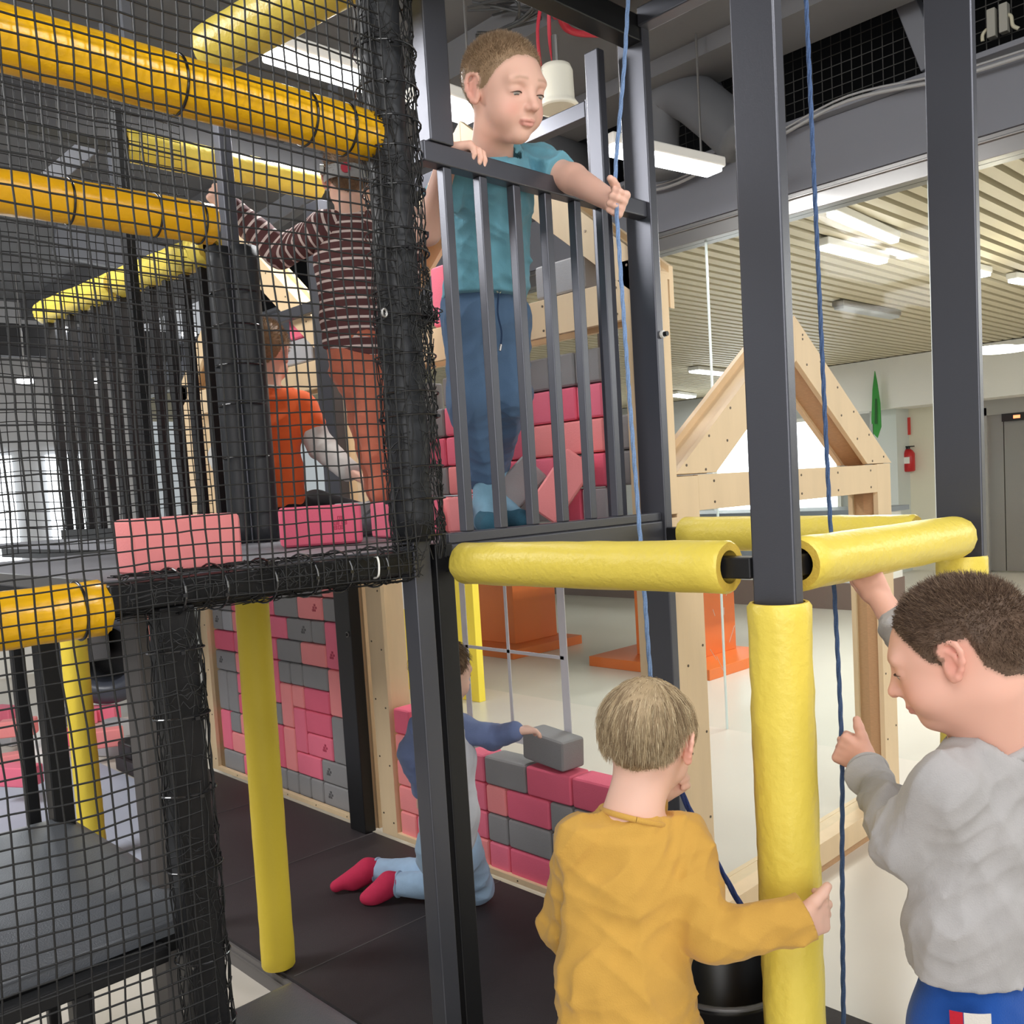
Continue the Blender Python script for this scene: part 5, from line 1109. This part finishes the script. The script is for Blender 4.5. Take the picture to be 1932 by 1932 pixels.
# ---------------------------------------------------------------- 3: boy in grey at the right
def boy_grey():
    base = (230, 178, 158)
    hc = pd(1803, 1234, 1.36); hd = Head(hc, -R2*.80+F2*.50-Z3*.36, UPV*.95-R2*.12+F2*.05, .98)
    nb = pd(1868, 1400, 1.385); sl = pd(1786, 1490, 1.31); sr = pd(1985, 1428, 1.50); ch = pd(1850, 1560, 1.385); wa = pd(1836, 1730, 1.37); pv = pd(1850, 1905, 1.38)
    root = thing('person', (pv[0], pv[1], ZM), 'boy in a grey long sleeved top holding the slate blue rope, at the right', 'person')
    el = pd(1712, 1590, 1.37); wl = pd(1636, 1456, 1.60); er = pd(1730, 1235, 1.66); hb = pd(1628, 1092, 1.72); wr = pd(1660, 1128, 1.72); ax = nrm(sr-sl)
    F = limb_field([hc+Z3*.14, hb, wr, sl, sr, wa, HG, nb, er], .0027, .11)
    hd.build(F); F.cone(hc-hd.u*.055-hd.f*.02, nb, .052, .058, .03); F.trunk(nb-Z3*.05, wa, (.09, .05), (.08, .05), ax)
    F.cone(sl, el, .034, .030); F.cone(el, wl, .030, .0225); F.cone(sr, er, .034, .030); F.cone(er, wr, .030, .022)
    fd = nrm(-R2*.72+F2*.52+Z3*.40); pn = nrm(F2*.80+R2*.45)
    pq = nrm(pn-fd*np.dot(pn, fd)); wl2 = HG-fd*.056-pq*.018
    F.cone(wl, wl2, .0225, .0205, .01)
    hand(F, wl2, fd, pn, Z3*.9+R2*.2, [(1.15, 1.35, .9)]*4, nrm(Z3*.9-R2*.15+F2*.25), 1.02, tcurl=.3)
    hand(F, wr, nrm(hb-wr+np.array([0, 0, .02])), nrm(F2*.3+Z3*.6-R2*.2), F2-R2*.2, [(.4, .7, .5)]*4, nrm(F2*.6+Z3*.5-R2*.3), .95)
    o, P, Q = flesh(root, F, hd, base, (120, 98, 80)); hd.eyes(o, lid=.002)
    hd.hair(o, P, Q, [(74, 58, 48), (122, 98, 80), (150, 126, 104)], .013, 15000, 'buzz', 12, thick=.0045, rad=.00048)
    GY = cloth_mat('heather_grey_jersey', (170, 167, 166), var=.12)
    cuff = wl+(wl2-wl)*.1; cufr = er+(wr-er)*.72
    s = sweater('long_sleeved_top', GY, [('t', nb-Z3*.055, ch, (.105, .062), (.124, .080), ax, .03), ('t', ch, wa, (.124, .080), (.118, .082), ax, .03), ('t', wa, pv-Z3*.01, (.118, .082), (.125, .09), ax, .03),
        ('c', nb-Z3*.018, nb-Z3*.03, .060, .066, .03), ('c', nb-Z3*.02+(sl-nb)*.25, sl, .044, .046, .05), ('c', nb-Z3*.02+(sr-nb)*.25, sr, .044, .046, .05),
        ('c', sl, el, .047, .050, .03), ('c', el, wl-(wl-el)*.12, .052, .039, .02), ('c', wl-(wl-el)*.12, cuff, .039, .037, .012), ('c', sr, er, .048, .044, .02), ('c', er, cufr, .044, .034, .014)], .0034,
        [(.0115, 50, 21, (.2, .2, .8)), (.007, 96, 5)], [(pv+Z3*.066, (-.12, 0, -1))], root, holes=[(nb+np.array([0, 0, .006]), hc-nb, .068), (cuff, wl-el, .05), (cufr, wr-er, .045)])
    ring(nb-Z3*.002, hc-nb, .0645, .009, GY, 'neckband', root, .95); ring(cuff-nrm(wl-el)*.004, wl-el, .033, .004, GY, 'cuff', root)
    RB = cloth_mat('royal_blue_jersey', (30, 78, 156)); hlx = pv-ax*.058-Z3*.02; hrx = pv+ax*.058-Z3*.02; fo = nrm(np.cross(Z3, ax))
    kl, kr_ = hlx-Z3*.25, hrx-Z3*.25; al, ar = kl*1, kr_*1; al[2] = ar[2] = .07+ZM
    tr_ = sweater('trousers', RB, [('t', pv+Z3*.10, pv-Z3*.06, (.095, .07), (.108, .085), ax, .03), ('c', hlx, kl, .074, .056, .03), ('c', kl, al, .056, .044, .02), ('c', hrx, kr_, .074, .056, .03), ('c', kr_, ar, .056, .044, .02)], .005, [(.005, 50, 2)], [], root)
    sd = nrm(-ax*.35-F2*.92)
    for k, (off, wd, m, nm) in enumerate(((-.020, .016, cloth_mat('red_stripe', (184, 30, 48)), 'red_stripe'), (.006, .034, cloth_mat('white_stripe', (214, 208, 200)), 'white_stripe'))):
        vs = []; rows = []
        for z, rr_ in ((.078, .077), (.05, .080), (0, .0795), (-.1, .069), (-.25, .0595), (-.36, .0535)):
            c = hlx+Z3*z; c2 = c
            for j in range(5):
                a = (off+wd*(j/4-.5)+wd*.0)/rr_; dv = nrm(sd)*math.cos(a)+nrm(np.cross(Z3, sd))*math.sin(a); vs.append(c2+dv*(rr_+.0035))
        fs = np.array([(i*5+j, i*5+j+1, i*5+j+6, i*5+j+5) for i in range(5) for j in range(4)]); pmesh(nm, np.array(vs), fs, m, tr_)
    for a in (al, ar): sock('sock', np.array([a[0], a[1], ZM+.06]), np.array([a[0], a[1], ZM+.026])+fo*.10, np.array([a[0], a[1], ZM+.028])-fo*.02, .034, mat('white_sock', (214, 212, 208), .85, 0, .5, 500), root, .02)
    # dark collar of the boy's undershirt
    ring(nb+hd.f*.012+Z3*.0, hc-nb, .056, .006, cloth_mat('dark_collar', (30, 34, 44)), 'undershirt_collar', root, .95)
boy_grey()
# ---------------------------------------------------------------- 4: kneeling boy under the deck
def boy_kneel():
    base = (232, 190, 172)
    hc = pd(836, 1268, 2.92); hd = Head(hc, F2*.62+R2*.74-Z3*.25, UPV, .97)
    nb = pd(838, 1358, 2.92); ch = pd(842, 1440, 2.92); wa = pd(848, 1540, 2.92); pv = pd(846, 1600, 2.95); sl = pd(800, 1378, 2.86); sr = pd(876, 1378, 2.96); ax = nrm(sr-sl)
    root = thing('person', (pv[0], pv[1], ZM), 'kneeling boy in jeans and pink socks, half hidden by the corner post', 'person')
    er = pd(930, 1392, 2.98); wr = pd(975, 1378, 2.92); eL = pd(776, 1420, 2.9); wL = pd(800, 1500, 2.98)
    F = limb_field([hc+Z3*.12, wr, wr+R2*.1, wL, wa, nb, eL], .0036, .10); hd.build(F); F.cone(hc-hd.u*.05, nb, .045, .05, .03); F.trunk(nb-Z3*.05, wa, (.08, .05), (.08, .05), ax)
    F.cone(sr, er, .032, .028); F.cone(er, wr, .028, .021); F.cone(sl, eL, .032, .028); F.cone(eL, wL, .028, .02)
    hand(F, wr, nrm(R2*.8+F2*.4-Z3*.1), (0, 0, -1), F2-R2*.2, [(.3, .5, .3)]*4, nrm(F2+R2*.5), 1.0); hand(F, wL, nrm(F2*.5-Z3), F2, R2, [(.3, .4, .3)]*4, nrm(R2-Z3), 1.0)
    o, P, Q = flesh(root, F, hd, base, (130, 106, 84)); hd.eyes(o)
    hd.hair(o, P, Q, [(92, 70, 52), (140, 112, 84)], .03, 2200, 'flow', 8, thick=.008, rad=.001)
    GR, NB = cloth_mat('pale_grey_jersey', (204, 206, 212)), cloth_mat('slate_navy_sleeve', (112, 126, 166))
    sweater('top', GR, [('t', nb-Z3*.05, ch, (.088, .056), (.10, .07), ax, .03), ('t', ch, wa, (.10, .07), (.10, .075), ax, .03), ('t', wa, pv, (.10, .075), (.10, .08), ax, .03), ('c', nb-Z3*.02, nb-Z3*.03, .052, .06, .03)], .0045, [(.006, 55, 3)], [(pv-Z3*.0, (0, 0, -1))], root)
    for a, b, c, s in ((sr, er, wr, 1), (sl, eL, wL, 2)):
        sweater('sleeve', NB, [('c', a-(a-nb)*.45, a, .045, .05, .02), ('c', a, b, .05, .044, .02), ('c', b, c-(c-b)*.12, .044, .034, .012)], .0042, [(.007, 70, 5+s)], [], root)
    JE = cloth_mat('light_denim', (166, 194, 222), var=.14)
    kr_ = at(900, 1672, 2, ZM+.062); kl = at(838, 1650, 2, ZM+.062); ar = at(752, 1668, 2, ZM+.055); al = at(712, 1642, 2, ZM+.055); hr = pv+ax*.05; hl = pv-ax*.05
    j = sweater('jeans', JE, [('t', pv+Z3*.04, pv-Z3*.03, (.098, .075), (.10, .08), ax, .03), ('c', hr, kr_, .068, .058, .025), ('c', kr_, ar, .056, .043, .02), ('c', hl, kl, .066, .058, .025), ('c', kl, al, .056, .043, .02)], .0042, [(.006, 60, 4)], [((0, 0, ZM+.003), (0, 0, -1))], root)
    for a, k in ((ar, kr_), (al, kl)): ring(a, a-k, .040, .006, JE, 'hem', j)
    PS = mat('pink_sock', (206, 44, 84), .85, 0, .5, 400, .08, 50)
    for a, toe in ((ar, at(690, 1694, 2, ZM+.024)), (al, at(634, 1672, 2, ZM+.024))):
        F = limb_field([a, toe], .0036, .06); dv = nrm(toe-a); hl_ = a+dv*.035+Z3*.018; F.cone(a-dv*.01, hl_, .036, .036); F.cone(hl_, toe, .037, .021, .016); F.cone(a+dv*.055, a+dv*.09-Z3*.01, .035, .030, .02); F.cut((0, 0, ZM+.002), (0, 0, -1)); P, Q = F.mesh(1); pmesh('sock', P, Q, PS, root)
boy_kneel()
# ---------------------------------------------------------------- 5: boy in stripes behind the net
def boy_stripes():
    base = (230, 186, 166); D = 2.98
    hc = pd(660, 338, D); hd = Head(hc, F2*.95-R2*.12+Z3*.05, UPV, 1.0)
    nb = pd(664, 408, D); sl = pd(606, 436, D-.02); sr = pd(722, 436, D); ch = pd(666, 490, D); wa = pd(672, 600, D); pv = pd(680, 672, D); ax = nrm(sr-sl)
    root = thing('person', (pv[0], pv[1], ZD), 'boy in a brown and white striped top and rust trousers holding the net', 'person')
    el = pd(528, 476, D+.02); wl = pd(434, 394, D-.02); hL = pd(404, 360, D-.05); er = pd(760, 520, D); wr = pd(775, 430, D-.05)
    F = limb_field([hc+Z3*.12, hL, wr, wa, nb, wl, el, er], .0036, .11); hd.build(F); F.cone(hc-hd.u*.05, nb, .05, .054, .03); F.trunk(nb-Z3*.05, wa, (.09, .05), (.08, .05), ax)
    F.cone(sl, el, .035, .031); F.cone(el, wl, .032, .026); F.cone(sr, er, .034, .03); F.cone(er, wr, .03, .022)
    hand(F, wl, nrm(hL-wl), F2*.9+Z3*.1, Z3*.6-R2*-.3, [(1.0, 1.3, .9)]*4, nrm(Z3*.6-R2*.5+F2*.4), 1.25); hand(F, wr, Z3, F2, -R2, [(.9, 1., .8)]*4, -R2, 1.1)
    o, P, Q = flesh(root, F, hd, base, (126, 104, 84)); hd.eyes(o)
    hd.hair(o, P, Q, [(86, 66, 50), (140, 112, 84)], .016, 2500, 'buzz', 3, thick=.006, rad=.0009)
    HB = mat('grey_headband', (150, 150, 150), .7, 0, .2, 200); c = hd.w(0, -.012, .005); ob = MB()
    vs = []; n = 40
    for zz, k in ((-.022, 1.0), (-.016, 1.05), (.016, 1.06), (.022, 1.01)):
        for i in range(n): t = 2*math.pi*i/n; vs.append(hd.w(.079*k*math.cos(t), -.008+.104*k*math.sin(t), zz+.0))
    ob.add(vs, [(r*n+i, r*n+(i+1) % n, (r+1)*n+(i+1) % n, (r+1)*n+i) for r in range(3) for i in range(n)]); hb = ob.build('headband', HB, root, smooth=True)
    bpos = hd.w(-.008, -.121, .0); MB().tube([bpos, bpos-hd.f*.008], .015, 14).build('red_badge', mat('red_badge', (184, 40, 62), .6), hb)
    side = hd.w(-.079, -.045, .012); MB().tube([side, side-hd.r*.012], .016, 14).build('buckle', mat('clear_buckle', (190, 190, 186), .3), hb)
    m = bpy.data.materials.new('striped_jersey'); m.use_nodes = True; nt = m.node_tree; b = nt.nodes['Principled BSDF']; b.inputs['Roughness'].default_value = .9
    a = nt.nodes.new('ShaderNodeAttribute'); a.attribute_name = 'Col'; sp = nt.nodes.new('ShaderNodeSeparateColor'); ma = nt.nodes.new('ShaderNodeMath'); ma.operation = 'FRACT'; gt = nt.nodes.new('ShaderNodeMath'); gt.operation = 'GREATER_THAN'; gt.inputs[1].default_value = .74
    mx = nt.nodes.new('ShaderNodeMix'); mx.data_type = 'RGBA'; mx.inputs[6].default_value = rgb(96, 58, 58); mx.inputs[7].default_value = rgb(226, 206, 200)
    nt.links.new(a.outputs['Color'], sp.inputs[0]); nt.links.new(sp.outputs[0], ma.inputs[0]); nt.links.new(ma.outputs[0], gt.inputs[0]); nt.links.new(gt.outputs[0], mx.inputs[0]); nt.links.new(mx.outputs[2], b.inputs['Base Color'])
    pit = .0305
    def lim(u, v): return lambda P: np.stack([((P-u)@nrm(v-u))/pit+20, 0*P[:, 0], 0*P[:, 0]], 1)
    sweater('striped_top', m, [('t', nb-Z3*.055, ch, (.105, .062), (.122, .08), ax, .03), ('t', ch, wa, (.122, .08), (.112, .08), ax, .03), ('t', wa, pv+Z3*.0, (.112, .08), (.118, .085), ax, .03), ('c', nb-Z3*.02, nb-Z3*.03, .056, .064, .03)], .0042, [(.006, 50, 6)], [(pv-Z3*.0+ax*0, (-.25*ax[0]-.0, -.25*ax[1], -1))], root, colfn=lim(nb, nb+Z3))
    for a_, b_, c_ in ((sl, el, wl), (sr, er, wr)):
        def cf(P, a_=a_, b_=b_, c_=c_):
            u1 = nrm(b_-a_); L1 = np.linalg.norm(b_-a_); u2 = nrm(c_-b_); t1 = (P-a_)@u1; t2 = (P-b_)@u2; w_ = np.clip((t2+.0)/.04+.5, 0, 1); return np.stack([(t1*(1-w_)+(L1+t2)*w_)/pit+20, 0*t1, 0*t1], 1)
        sweater('sleeve', m, [('c', a_-(a_-nb)*.35, a_, .052, .056, .02), ('c', a_, b_, .056, .052, .02), ('c', b_, c_-(c_-b_)*.08, .053, .046, .012)], .004, [(.007, 60, 9)], [], root, colfn=cf)
    RU = cloth_mat('rust_trousers', (206, 118, 92), var=.1)
    kl, kr_ = pd(700, 800, D+.02), pd(706, 800, D-.08); kl = kl-ax*.03; al, ar = pd(722, 930, D+.02)-ax*.03, pd(724, 930, D-.1)
    hl, hr = pv-ax*.045+Z3*.0, pv+ax*.05
    sweater('trousers', RU, [('t', pv+Z3*.04, pv-Z3*.04, (.11, .08), (.105, .085), ax, .03), ('c', hl+ax*.03, kl+ax*.02, .075, .06, .03), ('c', kl+ax*.02, al+ax*.02, .06, .046, .02), ('c', hr, kr_, .075, .06, .03), ('c', kr_, ar, .06, .046, .02)], .0045, [(.009, 48, 4, (.3, .3, .8)), (.004, 90, 4)], [], root)
    GS = mat('grey_patterned_sock', (96, 98, 104), .85, 0, .4, 300, .5, 40)
    for a_ in (al+ax*.02, ar): sock('sock', np.array([a_[0], a_[1], ZD+.06]), np.array([a_[0], a_[1], ZD+.024])-R2*.07-F2*.06, np.array([a_[0], a_[1], ZD+.026])+F2*.02, .034, GS, root, max(.02, a_[2]-ZD-.03))
boy_stripes()
# ---------------------------------------------------------------- 6: boy in orange sitting on the deck
def boy_orange():
    base = (228, 184, 164); D = 3.26
    hc = pd(500, 668, D); hd = Head(hc, F2*.93+R2*.10-Z3*.2, UPV, 1.02)
    nb = pd(504, 738, D-.02); sl = pd(440, 768, D); sr = pd(566, 768, D); ch = pd(506, 810, D-.02); wa = pd(508, 890, D-.02); pv = pd(512, 940, D); ax = nrm(sr-sl)
    root = thing('person', (pv[0], pv[1], ZD), 'boy in an orange shirt over grey sleeves sitting on the deck behind the net', 'person')
    er = pd(606, 842, D+.0); wr = pd(660, 890, D-.08); eL = pd(420, 860, D); wL = pd(440, 930, D-.05)
    F = limb_field([hc+Z3*.12, wr+R2*.1, wL, wa, nb, eL, sl], .0036, .11); hd.build(F); F.cone(hc-hd.u*.05, nb, .048, .052, .03); F.trunk(nb-Z3*.05, wa, (.09, .05), (.08, .05), ax)
    F.cone(sr, er, .035, .03); F.cone(er, wr, .03, .024); F.cone(sl, eL, .034, .03); F.cone(eL, wL, .03, .022)
    hand(F, wr, nrm(R2*.75-Z3*.5-F2*.1), nrm(-Z3-R2*.4), F2, [(.3, .5, .3), (.35, .5, .3), (.4, .5, .3), (.4, .6, .3)], nrm(F2+R2*.6-Z3*.3), 1.25, spread=.14); hand(F, wL, -Z3, F2, R2, [(.3, .4, .3)]*4, R2, 1.0)
    o, P, Q = flesh(root, F, hd, base, (140, 116, 92)); hd.eyes(o)
    hd.hair(o, P, Q, [(112, 88, 64), (164, 134, 100)], .016, 2500, 'buzz', 9, thick=.006, rad=.0009)
    OR, LG = cloth_mat('orange_jersey', (232, 104, 52), var=.06), cloth_mat('light_grey_sleeve', (196, 194, 190), var=.06)
    sweater('orange_shirt', OR, [('t', nb-Z3*.05, ch, (.10, .062), (.118, .08), ax, .03), ('t', ch, wa, (.118, .08), (.115, .085), ax, .03), ('t', wa, pv-Z3*.02, (.115, .085), (.12, .09), ax, .03), ('c', nb-Z3*.02, nb-Z3*.03, .056, .064, .03),
        ('c', sr-(sr-nb)*.4, sr, .052, .056, .02), ('c', sr, sr+(er-sr)*.45, .057, .06, .02), ('c', sl-(sl-nb)*.4, sl, .052, .056, .02), ('c', sl, sl+(eL-sl)*.45, .057, .06, .02)], .0042, [(.008, 52, 14)], [(pv-Z3*.035, (0, 0, -1))], root)
    for a_, b_, c_ in ((sr, er, wr), (sl, eL, wL)): sweater('long_sleeve', LG, [('c', a_+(b_-a_)*.3, b_, .050, .050, .02), ('c', b_, c_-(c_-b_)*.05, .050, .040, .012)], .0042, [(.007, 60, 9)], [], root)
    ring(nb-Z3*.002, hc-nb, .055, .006, WHITE, 'white_collar', root)
    BT = cloth_mat('black_trousers', (24, 24, 28)); hz = ZD+.075
    p0, k0, a0 = np.array([pv[0], pv[1], hz]), pd(598, 950, D+.1), pd(700, 985, D+.1); k0[2] = ZD+.10; a0[2] = ZD+.055
    k1, a1 = pd(470, 950, D+.25), pd(540, 985, D+.35); k1[2] = ZD+.1; a1[2] = ZD+.055
    sweater('trousers', BT, [('t', pv+Z3*.01, p0, (.11, .085), (.115, .09), ax, .03), ('c', p0+ax*.05, k0, .07, .058, .03), ('c', k0, a0, .056, .043, .02), ('c', p0-ax*.05, k1, .07, .058, .03), ('c', k1, a1, .056, .043, .02)], .005, [(.006, 55, 4)], [((0, 0, ZD+.002), (0, 0, -1))], root)
    for a_, dv in ((a0, R2*.9-F2*.3), (a1, R2)):
        an = np.array([a_[0], a_[1], ZD+.055]); sock('sock', an, np.array([a_[0], a_[1], ZD+.024])+nrm(dv)*.1, np.array([a_[0], a_[1], ZD+.026]), .033, mat('grey_patterned_sock', (96, 98, 104), .85), root, .02)
boy_orange()
